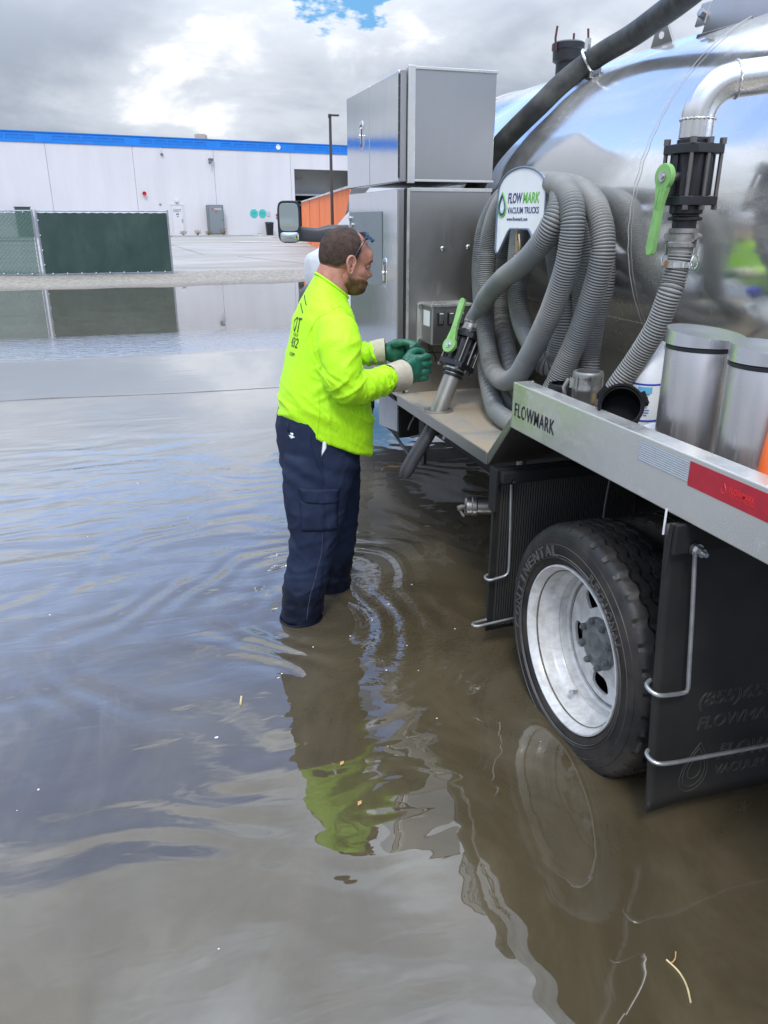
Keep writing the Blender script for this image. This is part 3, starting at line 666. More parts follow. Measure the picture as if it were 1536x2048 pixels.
def build_fence():
    zb = .10; H = 1.75
    def panel(name, label, A, B, cloth, mesh=False, chain=False):
        A = Vector(A); B = Vector(B); r = empty(name, (A.x, A.y, zb)); tag(r, label, 'fence', 'temporary fence panels')
        d = (B - A); L = d.length; d.normalize(); k = Vector((d.y, -d.x, 0)); mx = Matrix((d, k, Vector((0, 0, 1)))).transposed().to_4x4()
        for x in (0.02, L - .02): P('post', MB().cyl(mx @ Vector((x, 0, -.12)), mx @ Vector((x, 0, H + .03)), .024, n=10), M['galv'], r)
        for z in (.03, H): P('rail', MB().cyl(mx @ Vector((0, 0, z)), mx @ Vector((L, 0, z)), .02, n=10), M['galv'], r)
        if mesh: P('middle_rail', MB().cyl(mx @ Vector((0, .0, .95)), mx @ Vector((L, 0, .95)), .016, n=8), M['galv'], r)
        nx, nz = 60, 24; vs = []
        for j in range(nz + 1):
            for i in range(nx + 1):
                x = .05 + (L - .1) * i / nx; z = .05 + (H - .09) * j / nz
                e = sin(pi * i / nx) * sin(pi * j / nz); sag = -.02 * abs(sin(i * .75)) * (j / nz) ** 6
                vs.append((x, .035 + e * (.05 + .04 * noise.noise(Vector((x * 1.2, z * 1.2, 0)))), z + sag))
        fs = [(j * (nx + 1) + i, j * (nx + 1) + i + 1, (j + 1) * (nx + 1) + i + 1, (j + 1) * (nx + 1) + i) for j in range(nz) for i in range(nx)]
        P('screen_cloth', MB().add(vs, fs, mx), cloth, r)
        tie = MB(); 
        for i in range(9):
            for z in (.06, H - .03): c = mx @ Vector((.25 + (L - .5) * i / 8, .06, z)); tie.box(c - Vector((.014,) * 3), c + Vector((.014,) * 3))
        for z in (.3, .7, 1.1, 1.5):
            c = mx @ Vector((.06, .06, z)); tie.box(c - Vector((.014,) * 3), c + Vector((.014,) * 3))
        t = P('cloth_tie', tie, M['labelwhite'], r, smooth=None); t['kind'] = 'stuff'
        if chain:
            mb = MB(); s = .085
            for sg in (1, -1):
                c0 = -H if sg > 0 else 0
                x = c0
                while x < L + H:
                    p = []
                    for (xx, zz) in ((x, 0), (x + sg * H, H)):
                        p.append((xx, zz))
                    (xa, za), (xb, zb2) = p
                    # clip to 0..L
                    def cl(xc): return (xc - xa) / (xb - xa)
                    t0, t1 = 0, 1
                    lo, hi = min(xa, xb), max(xa, xb)
                    if not (hi < 0 or lo > L):
                        ts = sorted([max(0, min(1, cl(0))), max(0, min(1, cl(L)))]); 
                        q0 = Vector((xa + (xb - xa) * ts[0], .055, za + (zb2 - za) * ts[0])); q1 = Vector((xa + (xb - xa) * ts[1], .055, za + (zb2 - za) * ts[1]))
                        if (q1 - q0).length > .05: mb.cyl(mx @ q0, mx @ q1, .004, n=3, cap=False)
                    x += s * 1.414
            cm = P('chain_link_mesh', mb, mat('chain_wire', (.14, .22, .19), .5, .3), r); cm['kind'] = 'stuff'
        ft = P('foot', MB().box((L - .2, -.3, -.12), (L + .1, .3, -.07), mx), M['galv'], r, bevel=.01)
        return r
    panel('fence_panel', 'dark green screened fence panel, the denser one on the right', (-2.40, 25.1, 0), (1.24, 25.15, 0), M['screen'], False)
    panel('fence_panel', 'paler green fence panel showing chain link through its thin cloth', (-6.05, 26.3, 0), (-2.46, 25.1, 0), M['screen2'], True, True)
build_fence()

# ================================================================== TRUCK
TX, TZ, TR = 2.4, 1.61, .70
def build_wheel(parent, x, y, z, flip=False, lettering=True, name='wheel'):
    """tyre+rim, axis along X, outer face towards -X at local x=0"""
    w = empty(name, (x, y, z)); w.parent = parent
    if flip: w.rotation_euler = (0, 0, pi)
    RX = Matrix(((0, 0, 1, 0), (0, 1, 0, 0), (-1, 0, 0, 0), (0, 0, 0, 1)))    # lathe z -> x
    # tyre
    prof = [(.035, .250), (.030, .262), (.016, .272), (.005, .290), (-.001, .312), (-.003, .335), (-.002, .352), (.002, .366), (.0045, .367), (.008, .376), (.014, .388), (.022, .396), (.034, .4015)]
    tread = []
    for g in (.062, .098, .134, .170):
        tread += [(g - .006, .4065), (g - .0045, .3945), (g + .0045, .3945), (g + .006, .4065)]
    prof2 = [(.205, .4015), (.217, .396), (.226, .385), (.232, .36), (.236, .33), (.230, .29), (.212, .262), (.20, .25)]
    n = 216; vs = []; fs = []; allp = prof + tread + prof2; k = len(allp)
    for i in range(n):
        a = 2 * pi * i / n
        for q, (px, r) in enumerate(allp):
            if len(prof) <= q < len(prof) + len(tread): px = px + .0045 * (1 if (i // 3) % 2 else -1)
            if q in (len(prof) - 1, len(prof) - 2, len(prof) + len(tread), len(prof) + len(tread) + 1) and i % 6 == 0: r -= .008
            if q == len(prof) - 1 and i % 6 == 3: px += .004
            if r > .406 and i % 6 == 1: r -= .004
            # weight on the contact patch
            dz = r * sin(a); 
            r2 = r
            if dz < -.385: r2 = -.385 / sin(a)
            vs.append((px, r2 * cos(a), r2 * sin(a)))
    for i in range(n):
        j = (i + 1) % n
        for q in range(k - 1): fs.append((i * k + q, j * k + q, j * k + q + 1, i * k + q + 1))
    ty = P('tyre', MB().add(vs, fs), M['tyre'], w, smooth=24)
    rg = MB()
    for rr in (.300, .308, .342): rg.lathe([(rr - .0016, -.0005), (rr, -.0045), (rr + .0016, -.0005)], 120, RX)
    if lettering:
        for word, a0, a1, r0, h in (('CONTINENTAL', 196, 105, .303, .036), ('REGIONAL', 72, 28, .303, .030)):
            ch = list(word); 
            for q, c in enumerate(ch):
                a = radians(a0 + (a1 - a0) * (q + .5) / len(ch))
                wd = abs(radians(a1 - a0)) * r0 / len(ch) * .82
                if c == 'I': wd *= .28
                tv, tf = text_mesh(c, width=wd, height=h, extrude=.0022, bold=.012)
                # viewed from -X: screen right is -Y ; angle measured in (−Y right, Z up)
                o = Vector((-.003, -cos(a) * r0, sin(a) * r0)); yd = Vector((0, -cos(a), sin(a))); xd = Vector((0, -sin(a), -cos(a)))
                rg.add(tv, tf, plane_mx(o - xd * wd / 2, xd, yd))
    P('sidewall_lettering', rg, M['tyre_letter'], w, smooth=None)
    # rim
    rp = [(.262, .060), (.270, .034), (.2745, .014), (.2735, .008), (.268, .007), (.262, .016), (.2515, .034), (.2485, .078), (.2455, .088), (.232, .102), (.228, .110), (.2285, .132), (.2265, .140), (.219, .146), (.2185, .158), (.214, .163), (.2075, .1645), (.205, .160)]
    rim = P('rim', MB().lathe(rp, 120, RX), M['rim'], w, smooth=30)
    gr = MB()  # darker lines along the steps of the rim barrel
    for rr, zz in ((.2285, .1115), (.2185, .1575), (.2500, .0365)): gr.lathe([(rr + .0006, zz - .0035), (rr - .0006, zz), (rr + .0006, zz + .0035)], 100, RX)
    P('step_ring', gr, mat('rim_step_dark', (.16, .14, .12), .8, 0, .4, 40), w)
    def dx(r): # disc depth
        t = (r - .078) / .127; return .148 - .020 * max(0, min(1, 1 - t)) ** 1.5 + .006 * sin(pi * min(1, max(0, t)))
    mb = MB(); NS = 5; K = 56
    for s in range(NS):
        ac = radians(198) - 2 * pi * s / NS; ha = pi / NS
        loops = []
        for lv in range(6):
            lp = []
            for q in range(K):
                t = 2 * pi * q / K; c, d = cos(t), sin(t)
                m = max(abs(c), abs(d)); sq = (c / m, d / m)
                e = .55; ho = (math.copysign(abs(c) ** e, c) * .46, math.copysign(abs(d) ** e, d) * .52 + .14)
                f = lv / 4 if lv < 5 else 1
                u = sq[0] * (1 - f) + ho[0] * f; v = sq[1] * (1 - f) + ho[1] * f
                a = ac + u * ha; r = .1415 + v * .0635
                xx = dx(r) + (.008 if lv == 5 else 0) + (-.0015 if lv == 4 else 0)
                lp.append((xx, -cos(a) * r, sin(a) * r))
            loops.append(lp)
        vs = [p for lp in loops for p in lp]
        fs = [(l * K + q, l * K + (q + 1) % K, (l + 1) * K + (q + 1) % K, (l + 1) * K + q) for l in range(5) for q in range(K)]
        mb.add(vs, fs)
    P('rim_disc', mb, M['rim'], w, smooth=40)
    P('hub', MB().lathe([(.088, .130), (.084, .116), (.080, .114), (.060, .114), (.052, .108), (.044, .107), (.038, .111), (.022, .111), (.014, .106), (.0001, .106)], 40, RX), M['hub'], w)
    me = hexprism(MB(), (.122, 0, 0), (.102, 0, 0), .0115).cyl((.104, 0, 0), (.096, 0, 0), .006, n=8).mesh('lug_nut'); me.materials.append(M['hub'])
    for q in range(8):
        a = radians(22.5 + 45 * q); link('lug_nut', me, None, w, None, loc=(0, cos(a) * .077, sin(a) * .077))
    P('valve_stem', MB().cyl((.10, .06, -.215), (.075, .045, -.205), .006, n=10).cyl((.078, .047, -.207), (.066, .041, -.2), .009, n=10), M['zinc'], w)
    return w

def build_valve(parent, name, mx, lever_up, scale=1.0):
    """poly ball valve along local Z (flange z 0..0.15), lever on local -X side"""
    v = P(name, valve_body(mx), M['blackplastic'], parent, smooth=30, bevel=.0015)
    bolts = MB()
    for (x, y) in ((-.052, -.052), (.052, -.052), (.052, .052), (-.052, .052), (0, -.060), (0, .060)):
        bolts.cyl(mx @ Vector((x, y, .012)), mx @ Vector((x, y, .152)), .0058, n=10)
        bolts.cyl(mx @ Vector((x, y, .158)), mx @ Vector((x, y, .174)), .0095, n=8); bolts.cyl(mx @ Vector((x, y, -.012)), mx @ Vector((x, y, .0)), .0085, n=6)
    P('flange_bolt', bolts, mat('dark_bolt', (.17, .16, .15), .4, .9), v)['kind'] = 'stuff'
    # lever: rounded head, tapering grip with ridges
    s = 1 if lever_up else -1
    L = .205
    pts = []
    for q in range(13): a = radians(-60 + 300 * q / 12 - 90) ; pts.append((.034 * cos(a), .034 * sin(a)))
    prof = [(-.022, -.035), (-.015, -.062), (-.0125, -.10), (-.0155, -L + .01), (-.010, -L - .004), (0, -L - .008), (.010, -L - .004), (.0155, -L + .01), (.0125, -.10), (.015, -.062), (.022, -.035)]
    head = [(.034 * cos(radians(a)), .034 * sin(radians(a))) for a in range(-48, 229, 12)]
    poly = head + prof
    lm = mx @ Matrix.Translation((-.090, 0, .075)) @ Matrix(((0, 0, 1, 0), (1, 0, 0, 0), (0, 1, 0, 0), (0, 0, 0, 1)))    # poly x->Y, y->Z, z->X
    if lever_up: lm = lm @ Matrix.Rotation(pi, 4, 'Z') @ Matrix.Rotation(radians(-6), 4, 'Z')
    else: lm = lm @ Matrix.Rotation(radians(7), 4, 'Z')
    lev = MB().prism(poly, -.008, .008, lm)
    for sgn in (-1, 1):
        lev.box((sgn * .006 - .002, -.085, -.0105), (sgn * .006 + .002, -.03, -.008), lm)
    h = P('lever_handle', lev, M['green'], v, smooth=30, bevel=.003)
    P('lever_hub', MB().cyl(lm @ Vector((0, 0, -.012)), lm @ Vector((0, 0, .05)), .014, n=20).cyl(lm @ Vector((0, 0, -.016)), lm @ Vector((0, 0, -.012)), .008, n=12), M['zinc'], v)
    if not lever_up: pass
    return v
def valve_body(mx):
    mb = MB()
    sq = [(-.068, -.045), (-.045, -.068), (.045, -.068), (.068, -.045), (.068, .045), (.045, .068), (-.045, .068), (-.068, .045)]
    mb.prism(sq, 0, .024, mx); mb.prism(sq, .134, .158, mx)
    bd = [(.054 * sqrt(1) * cos(radians(22.5 + 45 * i)) * 1.08, .054 * 1.08 * sin(radians(22.5 + 45 * i))) for i in range(8)]
    mb.prism(bd, .024, .134, mx)
    for a in range(0, 360, 45):
        r = Matrix.Rotation(radians(a), 4, 'Z'); mb.box((.036, -.007, .026), (.060, .007, .132), mx @ r)
    mb.lathe([(.0001, .158), (.047, .158), (.047, .172), (.0001, .172)], 28, mx)
    mb.lathe([(.0001, 0), (.046, 0), (.046, -.022), (.038, -.024), (.038, -.030), (.048, -.032), (.048, -.040), (.034, -.042), (.034, -.07), (.0001, -.07)], 28, mx)
    return mb
def coupling(mb, ring, mx, L=.07):
    """cam-lock coupler from z=0 upwards, arms and pull rings"""
    mb.lathe([(.030, 0), (.040, 0), (.040, .012), (.0365, .016), (.0365, .036), (.041, .040), (.041, .050), (.034, .055), (.034, L), (.031, L)], 32, mx)
    for s in (-1, 1):
        mb.box((s * .038 - .006, -.012, .008), (s * .038 + .006, .012, .036), mx)
        mb.cyl(mx @ Vector((s * .046, -.012, .022)), mx @ Vector((s * .046, .012, .022)), .009, n=12)
        mb.tube([mx @ Vector((s * .048, 0, .022)), mx @ Vector((s * .050, 0, .045)), mx @ Vector((s * .046, 0, .074))], .0045, 8)
        c = mx @ Vector((s * .047, 0, .092)); pts = [c + (mx.to_3x3() @ Vector((0, cos(2 * pi * q / 20), sin(2 * pi * q / 20)))) * .019 for q in range(20)]
        ring.tube(pts, .0021, 6, closed=True)

def build_truck():
    T = empty('vacuum_truck', (2.4, 2.6, -.09)); tag(T, 'white cab vacuum tank truck with polished aluminium tank parked in flood water', 'truck')
    T.location = (0, 0, 0)
    tank = empty('x'); bpy.data.objects.remove(tank)
    # --- tank shell
    RY = Matrix(((1, 0, 0, TX), (0, 0, 1, 0), (0, -1, 0, TZ), (0, 0, 0, 1)))   # lathe z -> +y
    prof = [(.0001, -.62)] + [(TR * sin(radians(a)), -.30 - .32 * cos(radians(a)) ) for a in (15, 30, 45, 60, 75, 90)]
    prof += [(TR, y) for y in (.2, .8, 1.4, 2.0, 2.6, 3.2, 3.8, 4.62)]
    prof += [(TR * cos(radians(a)), 4.62 + .22 * sin(radians(a))) for a in (15, 30, 45, 60, 75)] + [(.0001, 4.84)]
    tank = P('tank', MB().lathe(prof, 128, RY), M['tank'], T, smooth=30)
    mb = MB()
    for y in (4.60, .3): P('tank_ring', MB().lathe([(TR + .001, y - .012), (TR + .010, y - .008), (TR + .010, y + .008), (TR + .001, y + .012)], 96, RY), M['alu_side'], tank)
    mb = MB()
    pts = [(TX + (TR + .006) * cos(radians(a)), 2.5 + .004 * sin(a), TZ + (TR + .006) * sin(radians(a))) for a in range(96, 232, 3)]
    P('clear_tube', mb.tube(crom(pts, .02), .0016, 8), mat('clear_hose', (.42, .42, .40), .3), tank)
    mb = MB(); pts = [(TX + (TR + .0008) * cos(radians(a)), 1.62, TZ + (TR + .0008) * sin(radians(a))) for a in range(70, 266, 2)]
    P('weld_seam', mb.tube(pts, .0022, 6), M['pipe'], tank)
    P('weld_seam', MB().tube([(TX + TR * cos(radians(212)) - .001, y * .1, TZ + TR * sin(radians(212))) for y in range(-2, 47, 2)], .0025, 6), M['pipe'], tank)
    # saddle under the tank
    P('tank_saddle', MB().box((1.95, 0, .80), (2.02, 4.6, 1.10)).box((2.78, 0, .80), (2.85, 4.6, 1.10)), M['alu_side'], T, smooth=None)['kind'] = 'stuff'
    # lifting lug
    lm = plane_mx((2.19, 3.13, 2.265), (.2, -1, 0), (-.12, 0, 1))
    poly = [(-.07, -.02), (.075, -.02), (.03, .085), (.012, .10), (-.008, .10), (-.022, .088)]
    lug = P('lifting_lug', MB().prism(poly, -.006, .006, lm), M['alu_side'], tank, smooth=None, bevel=.002)
    P('lug_hole', MB().cyl(lm @ Vector((.002, .045, -.0075)), lm @ Vector((.002, .045, .0075)), .013, n=20), M['white'], tank)
    # top port with clamps
    pr = P('inlet_port', MB().lathe([(.055, -.06), (.055, .02), (.072, .03), (.074, .075), (.080, .08), (.080, .105), (.070, .112), (.0001, .115)], 28, xf((2.16, 3.85, 2.30))), M['blackplastic'], tank)
    mb = MB()
    for s in (-1, 1):
        mb.tube([(2.16 + s * .078, 3.83, 2.37), (2.16 + s * .09, 3.82, 2.42), (2.16 + s * .084, 3.82, 2.47)], .006, 6)
    P('port_clamp', mb.tube([(2.18, 3.84, 2.40), (2.18, 3.84, 2.45)], .006, 6), mat('dark_red_clamp', (.12, .05, .05), .5, .4), pr)['kind'] = 'stuff'
    # hose tray bracket at top right
    tm = plane_mx((2.07, 2.72, 2.225), (.10, -1, 0), (.30, .03, 1))
    P('tray_bracket', MB().box((0, 0, -.01), (1.4, .16, .01), tm).box((-.02, -.03, -.02), (1.4, .005, .012), tm), M['alu_side'], T, smooth=None, bevel=.003)
    P('bracket_tab', MB().box((-.05, .035, .0), (.0, .115, .012), tm), M['alu_side'], T, smooth=None, bevel=.004)
    P('bracket_bolt', MB().cyl(tm @ Vector((-.022, .072, .01)), tm @ Vector((-.022, .072, .03)), .014, n=6), M['zinc'], T)
    # bracket under the boom hose
    P('hose_bracket', MB().box((1.965, 3.30, 2.17), (2.02, 3.34, 2.225)).box((1.985, 3.26, 2.16), (2.03, 3.38, 2.185)), M['alu_side'], T, smooth=None, bevel=.003)

    # --- decks and side rail
    RXo, RY0, RY1 = 1.17, -.5, 2.285
    rail = MB(); t = .006
    sec = [(RXo, .945), (RXo, 1.10), (RXo + .062, 1.10), (RXo + .062, 1.094), (RXo + .006, 1.094), (RXo + .006, .945)]
    vs = [(x, RY0, z) for x, z in sec] + [(x, RY1, z) for x, z in sec]
    k = len(sec); rail.add(vs, [(i, (i + 1) % k, (i + 1) % k + k, i + k) for i in range(k)] + [tuple(range(k)), tuple(range(2 * k - 1, k - 1, -1))])
    rl = P('side_rail', rail, M['rail'], T, smooth=None, bevel=.004)
    P('rail_end_plate', MB().box((RXo + .006, RY1 - .004, .945), (RXo + .075, RY1 + .002, 1.099)), M['rail'], T, smooth=None, bevel=.002)
    P('upper_deck', MB().box((RXo + .007, RY0, .944), (3.6, RY1, .958)), M['deck'], T, smooth=None)
    # gusset / sloping step between rail and lower platform
    g = MB()
    g.add([(RXo, 2.286, .945), (3.6, 2.286, .945), (3.6, 2.455, .762), (RXo, 2.455, .762), (RXo, 2.286, .985), (3.6, 2.286, .985), (3.6, 2.463, .802), (RXo, 2.463, .802)], [(0, 1, 2, 3), (4, 7, 6, 5), (0, 3, 7, 4), (1, 5, 6, 2), (0, 4, 5, 1), (3, 2, 6, 7)])
    P('sloping_step', g, M['alu_side'], T, smooth=None, bevel=.004)
    P('lower_platform', MB().box((RXo + .006, 2.455, .795), (3.6, 4.6, .803)), M['deck'], T, smooth=None)
    P('platform_edge', MB().box((RXo, 2.464, .760), (RXo + .006, 3.50, .806)).box((RXo + .006, 2.464, .760), (RXo + .03, 3.5, .766)), M['alu_side'], T, smooth=None, bevel=.002)
    P('step_underside', MB().box((RXo + .02, 2.36, .715), (1.9, 2.44, .755)), M['dark'], T, smooth=None, bevel=.003)
    # stencil lettering cut in the rail
    stx = MB()
    lt = P('stencil_lettering', MB(), M['blackink'], rl, smooth=None); bpy.data.objects.remove(lt)
    tv, tf = text_mesh('FLOWMARK', width=.262, height=.046, extrude=.0006, bold=.012)
    text('stencil_lettering', 'FLOWMARK', (RXo - .0010, 2.262, .990), (0, -1, 0), (0, 0, 1), M['blackink'], rl, width=.262, height=.046, extrude=.0005, bold=.010, space=1.12)
    bars = MB()
    for y in (2.187, 2.092, 2.060): bars.box((RXo - .0020, y - .0013, .988), (RXo - .0003, y + .0013, 1.038))
    P('stencil_bridge', bars, M['rail'], rl, smooth=None)['kind'] = 'stuff'
    # reflective tape
    tp = P('silver_tape', MB().box((RXo - .0012, 1.388, 1.036), (RXo - .0004, 1.582, 1.088)), M['whitetape'], rl, smooth=None)
    mb = MB()
    for q in range(9): mb.box((RXo - .0018, 1.390, 1.039 + q * .0055), (RXo - .0012, 1.580, 1.0405 + q * .0055))
    P('tape_stripe', mb, mat('tape_line', (.55, .58, .60), .4, .2), tp, smooth=None)['kind'] = 'stuff'
    rt = P('red_tape', MB().box((RXo - .0012, 1.02, 1.030), (RXo - .0004, 1.387, 1.088)), M['redtape'], rl, smooth=None)
    text('tape_lettering', 'FLOWMARK', (RXo - .0016, 1.255, 1.055), (0, -1, 0), (0, 0, 1), M['redink'], rt, width=.075, height=.013, bold=.006, extrude=.0002)
    text('tape_lettering', 'VACUUM TRUCKS', (RXo - .0016, 1.253, 1.047), (0, -1, 0), (0, 0, 1), M['redink'], rt, width=.072, height=.006, extrude=.0002)
    dp = [(0, .014), (.005, .006), (.006, .001), (.004, -.004), (0, -.006), (-.004, -.004), (-.006, .001), (-.005, .006)]
    P('tape_logo', MB().tube([(RXo - .0016, 1.272 - x * 1.2, 1.055 + z * 1.1) for x, z in dp], .0009, 5, closed=True), M['redink'], rt, smooth=None)
    P('tape', MB().box((RXo - .0012, .82, 1.030), (RXo - .0004, 1.018, 1.088)), M['whitetape'], rl, smooth=None)

    # --- tool boxes
    bx0, bx1, by0, by1 = 1.205, 1.645, 3.55, 4.43
    lo = P('lower_toolbox', MB().box((bx0 + .012, by0, .803), (bx1, by1, 1.735)), M['alu_side'], T, smooth=None, bevel=.004)
    P('door', MB().add([(bx0 - .012, by0 + .02, .99), (bx0 - .012, by0 + .30, .93), (bx0 - .012, by1, .93), (bx0 - .012, by1, 1.733), (bx0 - .012, by0 + .02, 1.733),
                        (bx0 + .008, by0 + .02, .99), (bx0 + .008, by0 + .30, .93), (bx0 + .008, by1, .93), (bx0 + .008, by1, 1.733), (bx0 + .008, by0 + .02, 1.733)],
                       [(0, 1, 2, 3, 4), (9, 8, 7, 6, 5), (0, 4, 9, 5), (1, 0, 5, 6), (2, 1, 6, 7), (3, 2, 7, 8), (4, 3, 8, 9)]), M['alu_door'], lo, smooth=None, bevel=.004)
    P('door_edge', MB().box((bx0 - .018, by0 + .0, .80), (bx0 + .011, by0 + .018, 1.733)), M['alu_side'], lo, smooth=None, bevel=.002)
    P('door_seal', MB().box((bx0 + .012, by0 - .004, .806), (bx0 + .022, by0 - .0005, 1.735)), M['dark'], lo, smooth=None)
    P('corner_angle', MB().box((bx0 + .0225, by0 - .005, .806), (bx0 + .036, by0 - .0005, 1.735)), M['rail'], lo, smooth=None, bevel=.001)
    P('panel_seam', MB().box((bx0 + .04, by0 - .002, .992), (bx1, by0 - .0003, .996)), M['dark'], lo, smooth=None)
    P('mount_plate', MB().box((bx0 - .016, by1 - .62, 1.30), (bx0 - .0125, by1 - .02, 1.64)), mat('dull_grey_plate', (.25, .285, .30), .35, .6, .1, 4), lo, smooth=None)
    mb = MB()
    for y, z in ((by1 - .05, 1.61), (by1 - .09, 1.575)): mb.cyl((bx0 - .026, y, z), (bx0 - .016, y, z), .012, n=12)
    P('plate_bolt', mb, M['zinc'], lo)['kind'] = 'stuff'
    def latch(parent, y, z):
        r = MB(); r.loft([((bx0 - .0165, y, z), (0, .034, 0), (0, 0, .066), .4), ((bx0 - .0125, y, z), (0, .037, 0), (0, 0, .070), .4)], 28)
        l = P('latch', r, M['chrome'], parent)
        P('latch_recess', MB().loft([((bx0 - .0172, y, z), (0, .024, 0), (0, 0, .052), .4), ((bx0 - .0166, y, z), (0, .024, 0), (0, 0, .052), .4)], 24), M['greyplastic'], parent)
        P('latch_handle', MB().box((bx0 - .0215, y - .014, z - .040), (bx0 - .0175, y + .010, z + .036)), M['chrome'], parent, smooth=None, bevel=.0015)
        P('lock_cylinder', MB().cyl((bx0 - .026, y + .004, z - .002), (bx0 - .017, y + .004, z - .002), .010, n=16), M['chrome'], parent)
    latch(lo, 3.765, 1.36)
    mb = MB()
    for x, z in ((1.407, 1.476), (1.537, 1.482), (1.60, .96), (1.33, .90)): mb.lathe([(.0001, .007), (.006, .006), (.011, .001), (.011, 0)], 14, xf((x, by0 - .0005, z), (radians(90), 0, 0)))
    P('rivet', mb, M['zinc'], lo)['kind'] = 'stuff'
    mb = MB()
    mb.box((bx0 + .038, by0 - .004, 1.722), (bx1 + .002, by0 + .001, 1.738)); P('top_flange', mb, M['rail'], lo, smooth=None, bevel=.0015)
    # hanging wires
    P('cable', MB().tube(crom([(1.345, 3.545, 1.05), (1.35, 3.54, 1.01), (1.37, 3.52, .985), (1.365, 3.5, .95)], .01), .0025, 6).tube(crom([(1.36, 3.545, 1.05), (1.362, 3.53, 1.0), (1.38, 3.5, .96)], .01), .002, 6), M['blackplastic'], lo)
    # switch box
    sb = P('switch_box', MB().box((1.305, 3.40, 1.052), (1.500, 3.545, 1.232)), M['alu_side'], T, smooth=None, bevel=.006)
    P('box_lip', MB().box((1.300, 3.395, 1.226), (1.510, 3.55, 1.238)), M['rail'], sb, smooth=None, bevel=.002)
    P('mount_flange', MB().box((1.283, 3.538, 1.045), (1.305, 3.548, 1.235)), M['rail'], sb, smooth=None)
    P('flange_screw', MB().cyl((1.294, 3.53, 1.22), (1.294, 3.538, 1.22), .009, n=12), M['zinc'], sb)
    P('flange_screw', MB().cyl((1.294, 3.53, 1.06), (1.294, 3.538, 1.06), .009, n=12), M['zinc'], sb)
    P('data_label', MB().box((1.3035, 3.43, 1.135), (1.3045, 3.51, 1.205)), M['labelwhite'], sb, smooth=None)
    for x in (1.345, 1.395, 1.445):
        s = P('rocker_switch', MB().box((x - .015, 3.390, 1.145), (x + .015, 3.399, 1.200)), M['blackplastic'], sb, smooth=None, bevel=.002)
        P('rocker', MB().add([(x - .009, 3.389, 1.150), (x + .009, 3.389, 1.150), (x + .009, 3.389, 1.195), (x - .009, 3.389, 1.195), (x - .009, 3.384, 1.150), (x + .009, 3.384, 1.150), (x + .009, 3.375, 1.195), (x - .009, 3.375, 1.195)], [(0, 1, 2, 3), (4, 7, 6, 5), (0, 4, 5, 1), (1, 5, 6, 2), (2, 6, 7, 3), (3, 7, 4, 0)]), M['greyplastic'], s, smooth=None, bevel=.001)
        P('rocker_cap', MB().box((x - .008, 3.378, 1.196), (x + .008, 3.388, 1.199)), M['signwhite'], s, smooth=None)
    # upper box (slightly proud)
    up = P('upper_toolbox', MB().box((bx0 + .025, by0, 1.768), (bx1 + .002, by1, 2.215)), M['alu_side'], T, smooth=None, bevel=.004)
    P('door', MB().box((bx0 - .012, by0 + .02, 1.762), (bx0 + .010, by0 + .47, 2.205)), M['alu_door'], up, smooth=None, bevel=.004)
    P('door', MB().box((bx0 - .012, by0 + .474, 1.762), (bx0 + .010, by1 + .02, 2.205)), M['alu_door'], up, smooth=None, bevel=.004)
    P('door_return', MB().box((bx0 - .01, by0 + .004, 1.762), (bx0 + .020, by0 + .018, 2.205)), M['alu_side'], up, smooth=None, bevel=.002)
    P('corner_angle', MB().box((bx0 + .0215, by0 - .012, 1.755), (bx0 + .055, by0 + .003, 2.222)), M['rail'], up, smooth=None, bevel=.003)
    P('top_flange', MB().box((bx0 + .056, by0 - .006, 2.208), (bx1 + .006, by0 + .004, 2.220)), M['rail'], up, smooth=None, bevel=.002)
    P('bottom_flange', MB().box((bx0 + .056, by0 - .006, 1.762), (bx1 + .006, by0 + .004, 1.772)), M['rail'], up, smooth=None, bevel=.002)
    me = MB().box((bx0 - .0155, by0 + .006, -.022), (bx0 - .0125, by0 + .017, .022)).mesh('hinge_knuckle'); me.materials.append(M['dark'])
    for q in range(9): link('hinge_knuckle', me, None, up, None, loc=(0, 0, 1.80 + q * .046))
    latch(up, 4.16, 2.0)

    # --- elbow pipe and upper valve
    px, py = 1.55, 2.012
    pts = [(px, py, 1.815), (px, py, 1.86)]
    hd = Vector((.92, -.39, .0)).normalized(); rb = .098
    for q in range(1, 13):
        a = radians(84 * q / 12); pts.append(Vector((px, py, 1.862)) + hd * (rb - rb * cos(a)) + Vector((0, 0, rb * sin(a))))
    ed = hd * cos(radians(6)) + Vector((0, 0, sin(radians(6))))
    pe = pts[-1]
    el = P('elbow_pipe', MB().tube(pts, .0455, 32), M['pipe'], T, smooth=60)
    P('straight_pipe', MB().tube([pe, pe + ed * .15, pe + ed * 1.2], .0462, 32), M['pipe'], T, smooth=60)
    for c, d in ((Vector((px, py, 1.862)), Vector((0, 0, 1))), (pe, ed)):
        mb = MB(); u = d.orthogonal().normalized(); v = d.cross(u); ring = []
        for q in range(60):
            a = 2 * pi * q / 60; ring.append(c + (u * cos(a) + v * sin(a)) * (.0462) + d * .0015 * sin(q * 2.1))
        P('weld_bead', mb.tube(ring, lambda i: .0032 + .0009 * sin(i * 2.4), 6, closed=True), M['rail'], el, smooth=60)
    P('pipe_support', MB().box((px + .18, py - .55, 1.72), (px + .20, py - .44, 1.93)), M['alu_side'], T, smooth=None)
    vm = Matrix.Translation((px, py, 1.640)) @ Matrix.Rotation(radians(4), 4, 'Z')
    v = build_valve(T, 'upper_ball_valve', vm, False)
    cp, rg = MB(), MB(); cm = Matrix.Translation((px, py, 1.578)) @ Matrix.Rotation(pi, 4, 'X') @ Matrix.Rotation(radians(68), 4, 'Z'); coupling(cp, rg, cm)
    c = P('camlock_coupling', cp, M['cast'], v); P('pull_ring', rg, M['chrome'], v)['kind'] = 'stuff'

